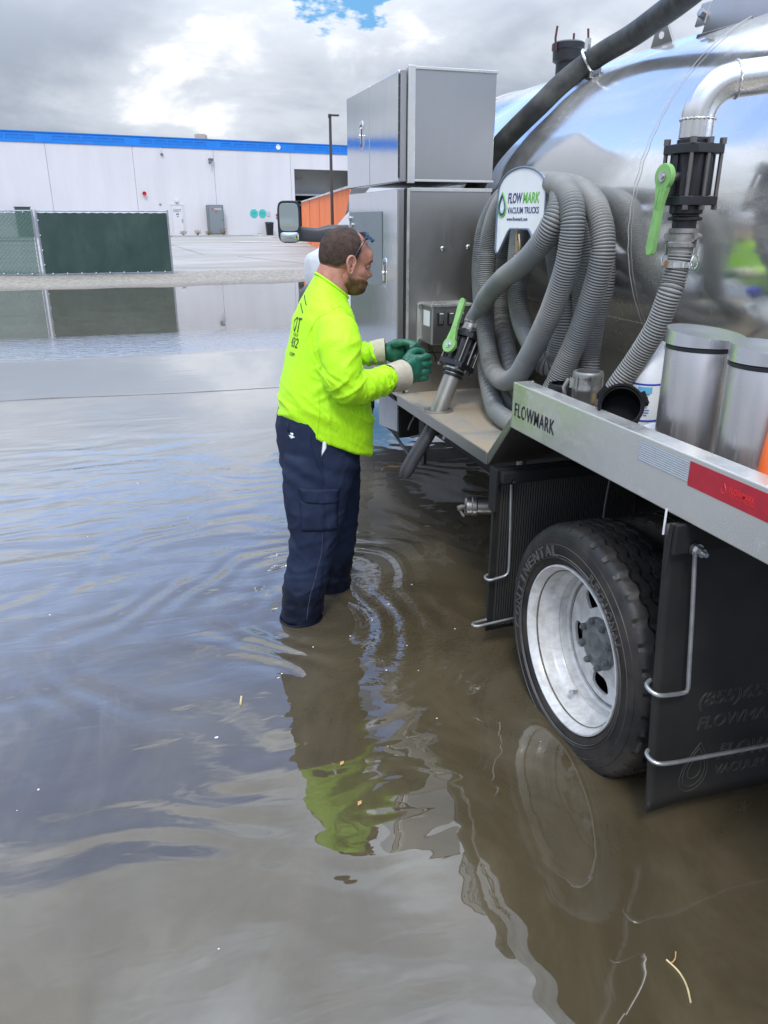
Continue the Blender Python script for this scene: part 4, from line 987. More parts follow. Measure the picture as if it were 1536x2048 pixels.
    # --- sign on the hose hanger
    al = radians(10); sc = Vector((1.38, 2.722, 1.53)); sx = Vector((sin(al), -cos(al), 0)); sm = plane_mx(sc, sx, (0, 0, 1)) 
    W2 = .145
    out = [(-W2, -.035), (-W2 + .008, -.048), (-W2 + .022, -.045), (-.068, .03), (-.055, .040), (.055, .040), (.068, .03), (W2 - .022, -.045), (W2 - .008, -.048), (W2, -.035), (W2, .150)]
    out += [(W2 * cos(radians(a)) * 1.0, .150 + .098 * sin(radians(a)) ** .8) for a in range(12, 90, 12)] + [(0, .248)] + [(-W2 * cos(radians(a)), .150 + .098 * sin(radians(a)) ** .8) for a in range(84, 0, -12)] + [(-W2, .150)]
    hs = P('hanger_sign', MB().prism(out, -.006, 0, sm), M['signwhite'], T, smooth=None)
    cen = Vector((0, .12)); rimp = [sm @ Vector((x * .985, y, .001)) for x, y in out]
    P('sign_border', MB().tube(rimp, .0042, 6, closed=True), mat('steel_blue_edge', (.13, .17, .24), .4), hs)
    zf = .0008
    def T2(name, t, x, y, m, **k): return text(name, t, sm @ Vector((x, y, zf)), sx, (0, 0, 1), m, hs, **k)
    T2('sign_lettering', 'FLOW', -.078, .128, M['navyink'], width=.086, height=.036, bold=.022, shear=.12, extrude=.0004)
    T2('sign_lettering', 'MARK', .012, .128, M['greenink'], width=.096, height=.036, bold=.022, shear=.12, extrude=.0004)
    T2('sign_lettering', 'VACUUM TRUCKS', -.078, .093, M['navyink'], width=.186, height=.022, bold=.010, extrude=.0004)
    T2('sign_lettering', 'www.flowmark.com', -.080, .068, M['navyink'], width=.125, height=.013, extrude=.0004)
    def drop(s, cx, cy):
        pts = []
        for q in range(36):
            a = 2 * pi * q / 36; r = 1 - .0; x = sin(a) * (1 - cos(a)) / 1.35; y = -cos(a) * -1; pts.append((cx + x * s * .62 * .95, cy + cos(a) * s * .95))
        return pts
    for s, m, th in ((.047, M['greenink'], .0032), (.038, M['navyink'], .0042), (.024, M['signwhite'], .002)):
        pts = []
        for q in range(40):
            a = 2 * pi * q / 40; pts.append(sm @ Vector((-.112 + s * .56 * sin(a) * sin(a / 2) ** 1.0 * 1.15 if True else 0, .125 + cos(a) * s * .9 * -1 * -1, zf)))
        P('sign_logo', MB().tube(pts, th if m is not M['signwhite'] else .001, 6, closed=True), m, hs, smooth=None)
    # hanger arm and snap hook
    P('hanger_arm', MB().box((1.39, 2.70, 1.60), (1.74, 2.76, 1.645)).box((1.39, 2.80, 1.60), (1.74, 2.86, 1.645)), M['alu_side'], T, smooth=None, bevel=.003)['kind'] = 'stuff'
    hk = [Vector((1.372, 2.715, 1.572)) + Vector((0, dy, dz)) for dy, dz in ((0, 0), (.010, -.015), (.008, -.05), (-.004, -.085), (-.018, -.09), (-.02, -.06), (-.008, -.02))]
    P('snap_hook', MB().tube(crom(hk, .006), .0042, 8).box((1.368, 2.700, 1.485), (1.378, 2.722, 1.53)), mat('brass_hook', (.35, .28, .17), .4, .8), T)
    P('strap', MB().tube(crom([(1.38, 2.72, 1.49), (1.39, 2.735, 1.47), (1.40, 2.78, 1.462), (1.41, 2.80, 1.475)], .01), .004, 6), M['paper'], T)

    # --- wheels
    build_wheel(T, 1.198, 1.872, .312)
    build_wheel(T, 1.71, 1.872, .312, flip=True, lettering=False)
    build_wheel(T, 1.50, 6.12, .315, lettering=False)
    P('rear_axle', MB().cyl((1.36, 1.842, .315), (3.4, 1.842, .315), .07), M['dark'], T)
    # --- mud flaps
    def flap(name, y, x0, x1, z0, z1, ribs, curl, sl=0.):
        nx = 120 if ribs else 24; nz = 24; vs = []
        for j in range(nz + 1):
            z = z1 + (z0 - z1) * j / nz; t = j / nz
            for i in range(nx + 1):
                x = x0 + (x1 - x0) * i / nx
                yy = y + curl(t, (x - x0) / (x1 - x0)) + ((-.0035 if (i // 1) % 2 else 0) if ribs and i > 6 else 0)
                vs.append((x + sl * t, yy, z + (.006 * noise.noise(Vector((x * 9, 0, 0))) if j == nz else 0)))
        fs = [(j * (nx + 1) + i, j * (nx + 1) + i + 1, (j + 1) * (nx + 1) + i + 1, (j + 1) * (nx + 1) + i) for j in range(nz) for i in range(nx)]
        o = P(name, MB().add(vs, fs), M['flap'], T, smooth=30)
        so_ = o.modifiers.new('s', 'SOLIDIFY'); so_.thickness = .009; so_.offset = 0
        return o
    f1 = flap('front_mud_flap', 2.42, 1.185, 1.80, .085, .75, True, lambda t, u: .01 * t)
    crv = lambda t, u: -.022 * t ** 2.2 + .008 * sin(u * 6) * t
    f2 = flap('rear_mud_flap', 1.405, 1.143, 1.76, .085, .93, False, crv, .045)
    P('flap_bracket', MB().box((1.175, 2.385, .60), (1.185, 2.44, .762)).box((1.185, 2.395, .700), (1.80, 2.402, .762)), M['dark'], T, smooth=None, bevel=.002)['kind'] = 'stuff'
    P('flap_bracket', MB().box((1.15, 1.375, .86), (1.80, 1.39, .935)).box((1.146, 1.388, .80), (1.150, 1.40, .935)), M['dark'], T, smooth=None, bevel=.002)['kind'] = 'stuff'
    P('flap_hanger_edge', MB().box((1.141, 1.412, .90), (1.145, 1.415, .965)), M['white'], T, smooth=None)
    def bolt(p, r): 
        return P('flap_bolt', MB().cyl((p[0], p[1], p[2]), (p[0], p[1] - .012, p[2]), r * 1.35, n=24).cyl((p[0], p[1] - .012, p[2]), (p[0], p[1] - .03, p[2]), r, n=6).cyl((p[0], p[1] - .03, p[2]), (p[0], p[1] - .042, p[2]), r * .5, n=12), M['zinc'], T)
    bolt((1.232, 2.39, .722), .009); bolt((1.205, 1.372, .872), .012)
    # wire hooks (front)
    fy = 2.392
    P('wire_hook', MB().tube(crom([(1.240, fy, .70), (1.247, fy, .55), (1.252, fy, .405), (1.252, fy, .350), (1.238, fy, .332), (1.20, fy, .325), (1.175, fy + .0, .322), (1.166, fy + .018, .322), (1.176, fy + .04, .322), (1.20, fy + .042, .326)], .012), .0050, 10), M['wire'], f1)
    P('wire_hook', MB().tube(crom([(1.42, fy, .150), (1.30, fy, .142), (1.18, fy, .134), (1.135, fy, .131), (1.120, fy + .012, .131), (1.130, fy + .028, .131), (1.19, fy + .032, .135)], .012), .0050, 10), M['wire'], f1)
    ry = 1.378
    P('wire_hook', MB().tube(crom([(1.213, ry, .855), (1.232, ry, .70), (1.246, ry - .006, .53), (1.250, ry - .008, .480), (1.244, ry - .008, .466), (1.205, ry - .01, .468), (1.165, ry - .01, .474), (1.148, ry + .004, .480), (1.152, ry + .030, .484), (1.18, ry + .045, .486)], .010), .0058, 10), M['wire'], f2)
    P('wire_hook', MB().tube(crom([(1.75, ry - .035, .250), (1.50, ry - .035, .258), (1.30, ry - .035, .268), (1.22, ry - .035, .272), (1.178, ry - .03, .275), (1.163, ry - .012, .278), (1.168, ry + .012, .281), (1.19, ry + .022, .282)], .010), .0058, 10), M['wire'], f2)
    # moulded lettering on the rear flap
    FZ0, FZ1 = .085, .93
    def onflap(X, Z, d): tt = (FZ1 - Z) / (FZ1 - FZ0); return (X, 1.405 + crv(tt, (X - .045 * tt - 1.143) / .617) - .0050 - d, Z)
    def flap_text(t, x, z, w_, h_, sh=.15):
        tv, tf = text_mesh(t, width=w_, height=h_, shear=sh, outline=.018)
        P('flap_lettering', MB().add([onflap(x + a, z + b, c) for a, b, c in tv], tf), M['flapletter'], f2, smooth=None)
    flap_text('(855)653-FLOW', 1.318, .372, .45, .056); flap_text('FLOWMARK.COM', 1.325, .312, .42, .040)
    flap_text('FLOWMARK', 1.405, .200, .32, .052, .3); flap_text('VACUUM TRUCKS', 1.405, .152, .32, .032, .15)
    for s in (.076, .060, .036):
        pts = []
        for q in range(44):
            a = 2 * pi * q / 44; X = 1.335 + s * .66 * sin(a) * sin(a / 2) * 1.15; Z = .193 + cos(a) * s
            pts.append(onflap(X + .12 * (Z - .193), Z, .0005))
        P('flap_logo', MB().tube(pts, .0012, 5, closed=True), M['flapletter'], f2, smooth=None)

    # --- underbody
    P('chassis_rail', MB().box((1.98, -.5, .50), (2.06, 6.2, .78)), M['dark'], T, smooth=None); P('chassis_rail', MB().box((2.74, -.5, .50), (2.82, 6.2, .78)), M['dark'], T, smooth=None)
    P('underbody', MB().box((1.75, 2.5, .30), (3.1, 4.8, .70)), M['dark'], T, smooth=None, bevel=.02)
    P('inner_fender', MB().box((1.76, .9, .62), (3.1, 2.42, .90)), M['dark'], T, smooth=None)
    P('cross_member', MB().box((1.32, 3.47, .625), (1.9, 3.56, .745)), M['blueframe'], T, smooth=None, bevel=.006)
    P('cross_plate', MB().box((1.315, 3.50, .44), (1.33, 3.58, .745)), M['dark'], T, smooth=None)
    bb = P('battery_box', MB().box((1.28, 3.80, .50), (1.60, 4.12, .735)), M['dark'], T, smooth=None, bevel=.01)
    P('box_side', MB().add([(1.272, 3.80, .54), (1.272, 4.13, .50), (1.272, 4.13, .70), (1.272, 3.80, .70), (1.280, 3.80, .54), (1.280, 4.13, .50), (1.280, 4.13, .70), (1.280, 3.80, .70)], [(0, 1, 2, 3), (4, 7, 6, 5), (0, 4, 5, 1), (1, 5, 6, 2), (2, 6, 7, 3), (3, 7, 4, 0)]), mat('pale_grey_cover', (.32, .33, .35), .5, 0, .2, 9), bb, smooth=None)
    P('box_top', MB().add([(1.275, 3.79, .66), (1.36, 3.79, .66), (1.36, 3.90, .745), (1.275, 3.90, .745)], [(0, 1, 2, 3)]), M['blueframe'], bb, smooth=None)
    text('warning_lettering', 'ME', (1.29, 3.815, .685), (1, 0, 0), (0, .75, .65), M['white'], bb, width=.05, height=.035, bold=.01)
    P('cable', MB().tube(crom([(1.33, 3.74, .74), (1.36, 3.72, .68), (1.32, 3.72, .60), (1.31, 3.73, .56)], .02), .006, 6).tube(crom([(1.45, 3.7, .75), (1.44, 3.62, .64), (1.36, 3.62, .57), (1.31, 3.70, .53)], .02), .006, 6), M['greyplastic'], T)
    P('skid_bracket', MB().tube([(1.30, 3.98, .50), (1.31, 3.66, .42), (1.33, 3.55, .425)], .008, 6), M['armplastic'], T)
    P('air_tank', MB().loft([((1.50, 3.30, .66), (0, .01, 0), (0, 0, .01)), ((1.505, 3.30, .66), (0, .055, 0), (0, 0, .055)), ((1.80, 3.15, .66), (0, .06, 0), (0, 0, .06)), ((1.84, 3.12, .66), (0, .03, 0), (0, 0, .03))], 20), M['bluetank'], T)
    P('air_line', MB().tube(crom([(1.37, 3.38, .60), (1.40, 3.36, .66), (1.48, 3.30, .69), (1.62, 3.22, .62), (1.75, 3.1, .68)], .02), .008, 6), M['labelwhite'], T)
    P('valve_fitting', MB().cyl((1.44, 3.28, .60), (1.44, 3.24, .60), .028, n=16).cyl((1.60, 3.0, .56), (1.60, 3.0, .66), .022, n=12), M['cast'], T)['kind'] = 'stuff'
    P('bumper_step', MB().box((1.30, 4.5, .50), (1.36, 5.4, .58)), M['blueframe'], T, smooth=None, bevel=.01)
    # capped outlet below the platform
    ax = Vector((.93, -.36, 0)).normalized(); c0 = Vector((1.285, 2.90, .43)); mx, L = frame_to(c0, c0 + ax)
    cpo = P('capped_outlet', MB().lathe([(.0001, 0), (.034, 0), (.040, .008), (.040, .03), (.043, .034), (.043, .05), (.036, .055), (.036, .4)], 28, mx), M['alu_side'], T)
    P('cap_cable', MB().tube(crom([c0 + Vector((-.01, 0, 0)), c0 + Vector((-.03, 0, -.06)), c0 + Vector((.02, 0, -.095)), c0 + Vector((.06, -.03, -.06))], .008), .002, 6), M['dark'], cpo)
    P('cap_lever', MB().tube([c0 + Vector((0, -.02, .015)), c0 + Vector((-.035, -.03, -.005)), c0 + Vector((-.02, -.04, -.03))], .007, 8).cyl(c0 + Vector((-.045, -.03, .005)), c0 + Vector((-.02, -.03, .01)), .012, n=10), M['cast'], cpo)

    # --- cab
    cx0, cx1 = 1.43, 3.37
    cab = MB()
    for s in (0,):
        prof = [(4.62, .62), (4.62, 1.92), (4.72, 2.0), (5.70, 2.0), (6.15, 1.56), (6.30, 1.44), (6.60, 1.37), (6.68, 1.22), (6.70, .62)]
        n = len(prof); vs = []
        for x, ins in ((cx0, 0), (cx0 + .0, 0), (cx1, 0)): pass
        vs = [(cx0 + (.16 if z > 1.5 else (.05 if z > 1.3 else 0)), y, z) for y, z in prof] + [(cx1 - (.16 if z > 1.5 else (.05 if z > 1.3 else 0)), y, z) for y, z in prof]
        cab.add(vs, [(i, (i + 1) % n, (i + 1) % n + n, i + n) for i in range(n)] + [tuple(range(n - 1, -1, -1)), tuple(range(n, 2 * n))])
    cb = P('cab_body', cab, M['white'], T, smooth=40, bevel=.03)
    P('side_window', MB().add([(1.583, 4.72, 1.56), (1.583, 6.06, 1.56), (1.583, 5.72, 1.90), (1.583, 4.74, 1.90)], [(0, 1, 2, 3)]), M['glass'], cb, smooth=None)
    P('windscreen', MB().add([(1.66, 5.75, 1.95), (3.14, 5.75, 1.95), (3.14, 6.11, 1.60), (1.66, 6.11, 1.60)], [(0, 1, 2, 3)], xf((0, .02, .012))), M['glass'], cb, smooth=None)
    # bulging front fender
    P('front_fender', MB().loft([((1.56, 5.55, 1.22), (.14, 0, 0), (0, 0, .15), .6), ((1.55, 5.9, 1.24), (.165, 0, 0), (0, 0, .16), .6), ((1.54, 6.3, 1.23), (.165, 0, 0), (0, 0, .17), .6), ((1.54, 6.62, 1.20), (.155, 0, 0), (0, 0, .16), .6), ((1.56, 6.78, 1.17), (.13, 0, 0), (0, 0, .13), .6), ((1.62, 6.84, 1.15), (.07, 0, 0), (0, 0, .07), .6)], 28), M['white'], cb, smooth=60)
    arch = [(1.43, y, z) for y, z in ((6.86, .45), (6.88, .75), (6.84, .93), (6.70, 1.02), (6.45, 1.05), (6.1, 1.04), (5.75, .98), (5.6, .8), (5.56, .45))]; arch = crom(arch, .05)
    P('fender_flare', MB().tube(arch, .060, 12), M['greyplastic'], cb)
    mm = Matrix.Translation((1.103, 5.70, 1.59)) @ Matrix.Rotation(radians(-17), 4, 'Z')
    def ml(rings, cap=True):
        return MB().loft([(mm @ Vector((0, y - 5.70, z - 1.59)), mm.to_3x3() @ Vector((a, 0, 0)), Vector((0, 0, b)), e) for y, z, a, b, e in rings], 40, cap)
    mr = P('side_mirror', ml([(5.80, 1.59, .03, .05, .6), (5.76, 1.59, .070, .120, .5), (5.66, 1.59, .081, .138, .42), (5.655, 1.59, .076, .133, .42)]), M['blackplastic'], T)
    P('mirror_glass', ml([(5.6535, 1.620, .066, .090, .38), (5.6530, 1.620, .0655, .0895, .38)]), M['mirror'], mr, smooth=None)
    P('convex_glass', ml([(5.6535, 1.490, .064, .032, .4), (5.6500, 1.490, .045, .020, .6), (5.6485, 1.490, .02, .009, .8), (5.6482, 1.490, .0002, .0002, 1)], False), M['mirror'], mr, smooth=60)
    P('mirror_arm', MB().loft([((1.17, 5.72, 1.51), (0, .03, 0), (0, 0, .050), .6), ((1.30, 5.72, 1.50), (0, .03, 0), (0, 0, .048), .6), ((1.38, 5.70, 1.51), (0, .05, 0), (0, 0, .060), .6), ((1.55, 5.68, 1.51), (0, .06, 0), (0, 0, .060), .6)], 20), M['armplastic'], T)
    P('front_bumper', MB().box((1.55, 6.71, .45), (3.25, 6.83, .72)), M['greyplastic'], T, smooth=None, bevel=.03)
    # scrap of white sheet on the inner wheel
    P('splash_sheet', MB().add([(1.50, 1.86, .80), (1.64, 1.74, .815), (1.60, 1.72, .862), (1.60, 1.90, .81)], [(0, 1, 2), (0, 2, 3)]), M['paper'], T, smooth=None)
    P('brake_line', MB().tube([(1.60, 2.30, .80), (1.57, 2.28, .62), (1.56, 2.27, .45)], .004, 6), M['greyplastic'], T)
    # shift origin of the empty to its base without moving parts
    off = Vector((2.4, 2.6, -.09))
    for ch in T.children: ch.location = Vector(ch.location) - off
    T.location = off
    return T
TRUCK = build_truck()

# ================================================================== HOSES
HA = [(1.428, 3.210, 1.181), (1.438, 3.165, 1.235), (1.418, 3.060, 1.298), (1.382, 2.840, 1.386), (1.360, 2.625, 1.459), (1.362, 2.512, 1.530), (1.376, 2.462, 1.602), (1.410, 2.490, 1.664), (1.455, 2.60, 1.708), (1.480, 2.852, 1.729)]
L1 = [(1.480, 2.892, 1.723), (1.460, 2.717, 1.723), (1.430, 2.553, 1.712), (1.410, 2.436, 1.677), (1.400, 2.383, 1.612), (1.400, 2.384, 1.523), (1.400, 2.408, 1.433), (1.400, 2.474, 1.310), (1.400, 2.553, 1.200), (1.400, 2.627, 1.112), (1.400, 2.703, 1.034), (1.410, 2.829, 0.986), (1.430, 2.977, 0.994), (1.440, 3.068, 1.070), (1.460, 3.157, 1.191), (1.480, 3.210, 1.324), (1.500, 3.242, 1.499), (1.500, 3.181, 1.621), (1.500, 3.081, 1.693)]
L2 = [(1.540, 2.967, 1.726), (1.540, 2.807, 1.728), (1.520, 2.603, 1.710), (1.500, 2.460, 1.673), (1.490, 2.371, 1.612), (1.490, 2.329, 1.524), (1.490, 2.340, 1.435), (1.490, 2.387, 1.316), (1.490, 2.438, 1.212), (1.480, 2.494, 1.104), (1.460, 2.531, 1.005), (1.430, 2.590, 0.905), (1.400, 2.680, 0.850), (1.390, 2.790, 0.845), (1.410, 2.918, 0.865), (1.460, 3.111, 0.968), (1.500, 3.254, 1.134), (1.530, 3.377, 1.343), (1.550, 3.424, 1.472), (1.560, 3.394, 1.591), (1.560, 3.252, 1.692)]
L3 = [(1.600, 3.080, 1.716), (1.600, 2.875, 1.717), (1.600, 2.721, 1.684), (1.600, 2.640, 1.618), (1.600, 2.587, 1.468), (1.600, 2.612, 1.315), (1.590, 2.622, 1.157), (1.560, 2.620, 1.050), (1.520, 2.651, 0.958), (1.500, 2.772, 0.903), (1.500, 2.889, 0.942), (1.540, 3.063, 1.036), (1.580, 3.243, 1.166), (1.600, 3.314, 1.313), (1.610, 3.331, 1.496), (1.610, 3.275, 1.642)]
L4 = [(1.650, 3.128, 1.695), (1.650, 2.885, 1.710), (1.650, 2.680, 1.670), (1.640, 2.600, 1.601), (1.640, 2.556, 1.494), (1.640, 2.542, 1.373), (1.640, 2.572, 1.246), (1.645, 2.595, 1.137), (1.640, 2.589, 1.051), (1.600, 2.632, 0.937), (1.550, 2.728, 0.850), (1.510, 2.848, 0.850), (1.500, 3.004, 0.909), (1.550, 3.218, 1.047), (1.600, 3.360, 1.254), (1.640, 3.422, 1.515), (1.650, 3.306, 1.642)]
L5 = [(1.620, 3.064, 1.640), (1.580, 2.860, 1.601), (1.550, 2.740, 1.476), (1.540, 2.674, 1.363), (1.540, 2.638, 1.237), (1.530, 2.652, 1.102), (1.500, 2.672, 1.073), (1.480, 2.751, 1.140), (1.490, 2.872, 1.222), (1.500, 2.953, 1.343), (1.540, 3.038, 1.485), (1.600, 3.131, 1.601)]
SH = [(1.550, 2.012, 1.525), (1.548, 2.012, 1.49), (1.540, 2.014, 1.43), (1.530, 2.014, 1.391), (1.520, 2.043, 1.292), (1.500, 2.090, 1.194), (1.470, 2.126, 1.110), (1.450, 2.160, 1.04), (1.44, 2.22, 1.0), (1.46, 2.32, .97)]
PITCH = .0092
def ribbed(name, pts, parent, m, r=.0385, n=20, closed=False):
    q = crom(pts + ([pts[0]] if closed else []), PITCH / 4)
    def rad(i): return r + (.0022 if i % 4 in (1, 2) else -.0018)
    o = P(name, MB().tube(q, rad, n, cap=False), m, parent, smooth=60)
    o.data.materials.append(M['groove'])
    P_ = o.data.polygons; idx = [0] * len(P_); rr = r
    vi = o.data.vertices; ok = {}
    pq = [Vector(x) for x in q]
    for p in P_:
        ring = p.vertices[0] // n if len(vi) == len(pq) * n else None
        rings = sorted({v // n for v in p.vertices})
        a = rings[0]
        if a % 4 == 3 and len(rings) == 2 and rings[1] == a + 1: idx[p.index] = 1
    P_.foreach_set('material_index', idx)
    return o
def build_hoses():
    c = empty('coiled_hose', (1.5, 2.85, .803)); tag(c, 'coiled grey ribbed suction hose hanging behind the white sign', 'hose')
    off = Vector((1.5, 2.85, .803))
    sub = lambda L: [Vector(p) - off for p in L]
    ribbed('hose_end', sub(HA), c, M['hose']); ribbed('hose_loop', sub(L1), c, M['hoseuv'], closed=True); ribbed('hose_loop', sub(L2), c, M['hose'], closed=True)
    ribbed('hose_loop', sub(L3), c, M['hoseuv'], closed=True); ribbed('hose_loop', sub(L4), c, M['hose'], closed=True); ribbed('hose_loop', sub(L5), c, M['hose'], closed=True)
    s = empty('suction_hose', (1.55, 2.012, 1.55)); tag(s, 'grey ribbed hose dropping from the upper green handled valve', 'hose'); off2 = Vector((1.55, 2.012, 1.55))
    ribbed('hose_body', [Vector(p) - off2 for p in SH], s, M['hose'], r=.0335)
    cl = MB(); 
    for dz in (-.072,): cl.lathe([(.0385, dz - .008), (.0400, dz - .008), (.0400, dz + .008), (.0385, dz + .008)], 32)
    cl.box((-.052, -.02, -.080), (-.036, .0, -.062)); P('hose_clamp', cl, M['chrome'], s)
    # black boom hose over the tank shoulder
    b = empty('boom_hose', (1.95, 3.35, 2.23)); tag(b, 'thick black hose arching over the shoulder of the tank', 'hose'); o3 = Vector((1.95, 3.35, 2.23))
    BH = [(1.60, 3.95, 1.55), (1.625, 3.80, 1.68), (1.645, 3.69, 1.79), (1.676, 3.665, 1.868), (1.712, 3.60, 1.938), (1.758, 3.52, 2.008), (1.812, 3.44, 2.080), (1.881, 3.40, 2.154), (1.955, 3.35, 2.219), (2.0, 3.26, 2.262), (2.02, 3.10, 2.292), (1.985, 2.88, 2.312), (1.93, 2.68, 2.318), (1.86, 2.45, 2.33), (1.8, 2.2, 2.38)]
    P('hose_body', MB().tube([p - o3 for p in crom(BH, .02)], .0445, 24), M['boom'], b, smooth=60)
    ring = MB(); cc = Vector((1.965, 3.325, 2.236)) - o3; d = (Vector((2.0, 3.26, 2.262)) - Vector((1.875, 3.39, 2.163))).normalized(); u = d.orthogonal().normalized(); v = d.cross(u)
    ring.tube([cc + (u * cos(2 * pi * q / 30) + v * sin(2 * pi * q / 30)) * .050 for q in range(30)], .006, 8, closed=True)
    ring.box(cc + Vector((-.015, -.012, .045)), cc + Vector((.0, .012, .085)))
    P('hose_clamp', ring, M['chrome'], b)
build_hoses()

def build_wand():
    w_ = empty('suction_wand', (1.25, 3.15, .80)); tag(w_, 'slanted suction wand with green lever valve standing through the platform', 'wand'); off = Vector((1.25, 3.15, .80))
    ax = Vector((.15, .05, .32)).normalized()
    P('steel_tube', MB().cyl(-ax * .02, ax * .18, .0385, n=32), M['wand'], w_)
    P('deck_flange', MB().lathe([(.040, .006), (.06, .007), (.066, .004), (.066, .0)], 36, xf((0, 0, .002))), M['wand'], w_)
    e = Vector((1.083, 3.15, .50)) - off
    pts = crom([ax * -.02, Vector((-.045, -.002, -.10)), e.lerp(Vector((0, 0, 0)), .3), e], .02)
    P('tail_tube', MB().tube(pts, [.031] * (len(pts) - 2) + [.029, .020], 24), M['darktube'], w_)
    zx = ax; xx = Vector((-.9, -.42, .0)); xx = (xx - zx * xx.dot(zx)).normalized(); yx = zx.cross(xx)
    mx = Matrix((-xx, -yx, zx)).transposed().to_4x4(); mx.translation = ax * .205
    v = build_valve(w_, 'ball_valve', mx, True)
    cp, rg = MB(), MB(); m2 = Matrix((xx, yx, zx)).transposed().to_4x4() @ Matrix.Rotation(radians(60), 4, 'Z'); m2.translation = ax * .372; coupling(cp, rg, m2, .075)
    P('camlock_coupling', cp, M['cast'], w_); P('pull_ring', rg, M['chrome'], w_)['kind'] = 'stuff'
    P('lock_ring', MB().lathe([(.039, -.012), (.049, -.012), (.049, -.004), (.039, -.004)], 32, mx @ xf((0, 0, -.0))), M['rail'], w_)
    text('moulded_lettering', 'VIG', mx @ Vector((-.026, -.0545, .062)), -(-yx).cross(zx) if False else (mx.to_3x3() @ Vector((1, 0, 0))), mx.to_3x3() @ Vector((0, 0, 1)), M['zinc'], v, width=.05, height=.024, extrude=.001)
build_wand()

# ================================================================== THINGS ON THE DECK
def build_can(loc, label, tilt):
    c = empty('pedal_bin', loc); tag(c, label, 'bin', 'stainless bins on the deck')
    P('bin_body', MB().lathe([(.0001, 0), (.094, 0), (.0975, .004), (.0975, .318), (.0955, .322), (.0955, .334), (.0001, .334)], 64), M['can'], c)
    P('seal_ring', MB().lathe([(.096, .323), (.0985, .325), (.0985, .333), (.096, .335)], 64), M['blackplastic'], c)
    # domed lid, thicker on one side
    vs = []; fs = []; n = 64; rows = [(0.985, 0), (1.0, .004), (1.0, 1), (.93, 1.0), (.6, .96), (.3, .90), (.0001, .86)]
    for i in range(n):
        a = 2 * pi * i / n
        for r, h in rows:
            top = .030 + .012 * cos(a - tilt) * min(1, r)
            vs.append((.100 * r * cos(a), .100 * r * sin(a), .336 + (top * h if h > .01 else h * .02)))
    k = len(rows)
    for i in range(n):
        for q in range(k - 1): fs.append((i * k + q, ((i + 1) % n) * k + q, ((i + 1) % n) * k + q + 1, i * k + q + 1))
    P('lid', MB().add(vs, fs), M['lid'], c, smooth=40)
    return c
build_can((1.435, 1.715, .958), 'brushed steel bin with domed lid beside the white jug', radians(120))
build_can((1.405, 1.440, .958), 'brushed steel bin cut by the right edge of the frame', radians(120))

def build_jug():
    j = empty('bleach_jug', (1.575, 2.115, .958)); j.rotation_euler = (0, 0, radians(18)); tag(j, 'white plastic jug with blue cap and printed label standing behind the steel bin', 'jug')
    rings = [((0, 0, 0), .066, .052), ((0, 0, .006), .073, .058), ((0, 0, .03), .074, .059), ((0, 0, .155), .074, .059), ((0, 0, .18), .071, .056), ((0, 0, .22), .055, .044), ((0, 0, .26), .032, .028), ((0, 0, .285), .021, .021), ((0, 0, .295), .021, .021)]
    P('jug_body', MB().loft([(c, (a, 0, 0), (0, b, 0), .8) for c, a, b in rings], 40), M['bleach'], j)
    P('cap', MB().lathe([(.0001, .332), (.022, .332), (.024, .328), (.025, .296), (.019, .294)], 28), M['labelblue'], j)
    P('handle', MB().tube([(.03, 0, .27), (.058, 0, .262), (.068, 0, .225), (.064, 0, .18)], .011, 12), M['bleach'], j)
    lb = MB(); lb.loft([((0, 0, .035), (.0748, 0, 0), (0, .0598, 0), .8), ((0, 0, .150), (.0748, 0, 0), (0, .0598, 0), .8)], 40, cap=False)
    l = P('label', lb, M['labelwhite'], j)
    for z in (.033, .150): P('label_band', MB().loft([((0, 0, z), (.0752, 0, 0), (0, .0602, 0), .8), ((0, 0, z + .006), (.0752, 0, 0), (0, .0602, 0), .8)], 40, cap=False), M['labelblue'], l)
    # print block, small lines (curved with the jug)
    def patch(a0, a1, z0, z1, m, nm, r=1.012):
        vs = []; q = 8
        for i in range(q + 1):
            a = radians(a0 + (a1 - a0) * i / q); ca, sa = cos(a), sin(a)
            x = math.copysign(abs(ca) ** .8, ca) * .0748 * r; y = math.copysign(abs(sa) ** .8, sa) * .0598 * r
            vs += [(x, y, z0), (x, y, z1)]
        return vs, [(2 * i, 2 * i + 2, 2 * i + 3, 2 * i + 1) for i in range(q)]
    P('label_block', MB().add(*patch(188, 232, .125, .146, M['labelcyan'], 'x')), M['labelcyan'], l, smooth=None)
    mb = MB(); random.seed(5)
    for col in range(3):
        for row in range(9 if col else 15):
            z = .120 - row * (.0085 if col else .0058); a = 150 if not col else 190 + (col - 1) * 22
            mb.add(*patch(a, a + random.uniform(9, 17), z, z + (.0042 if col else .002), None, ''))
    P('label_print', mb, mat('label_print_blue', (.12, .20, .42), .5), l, smooth=None)['kind'] = 'stuff'
build_jug()

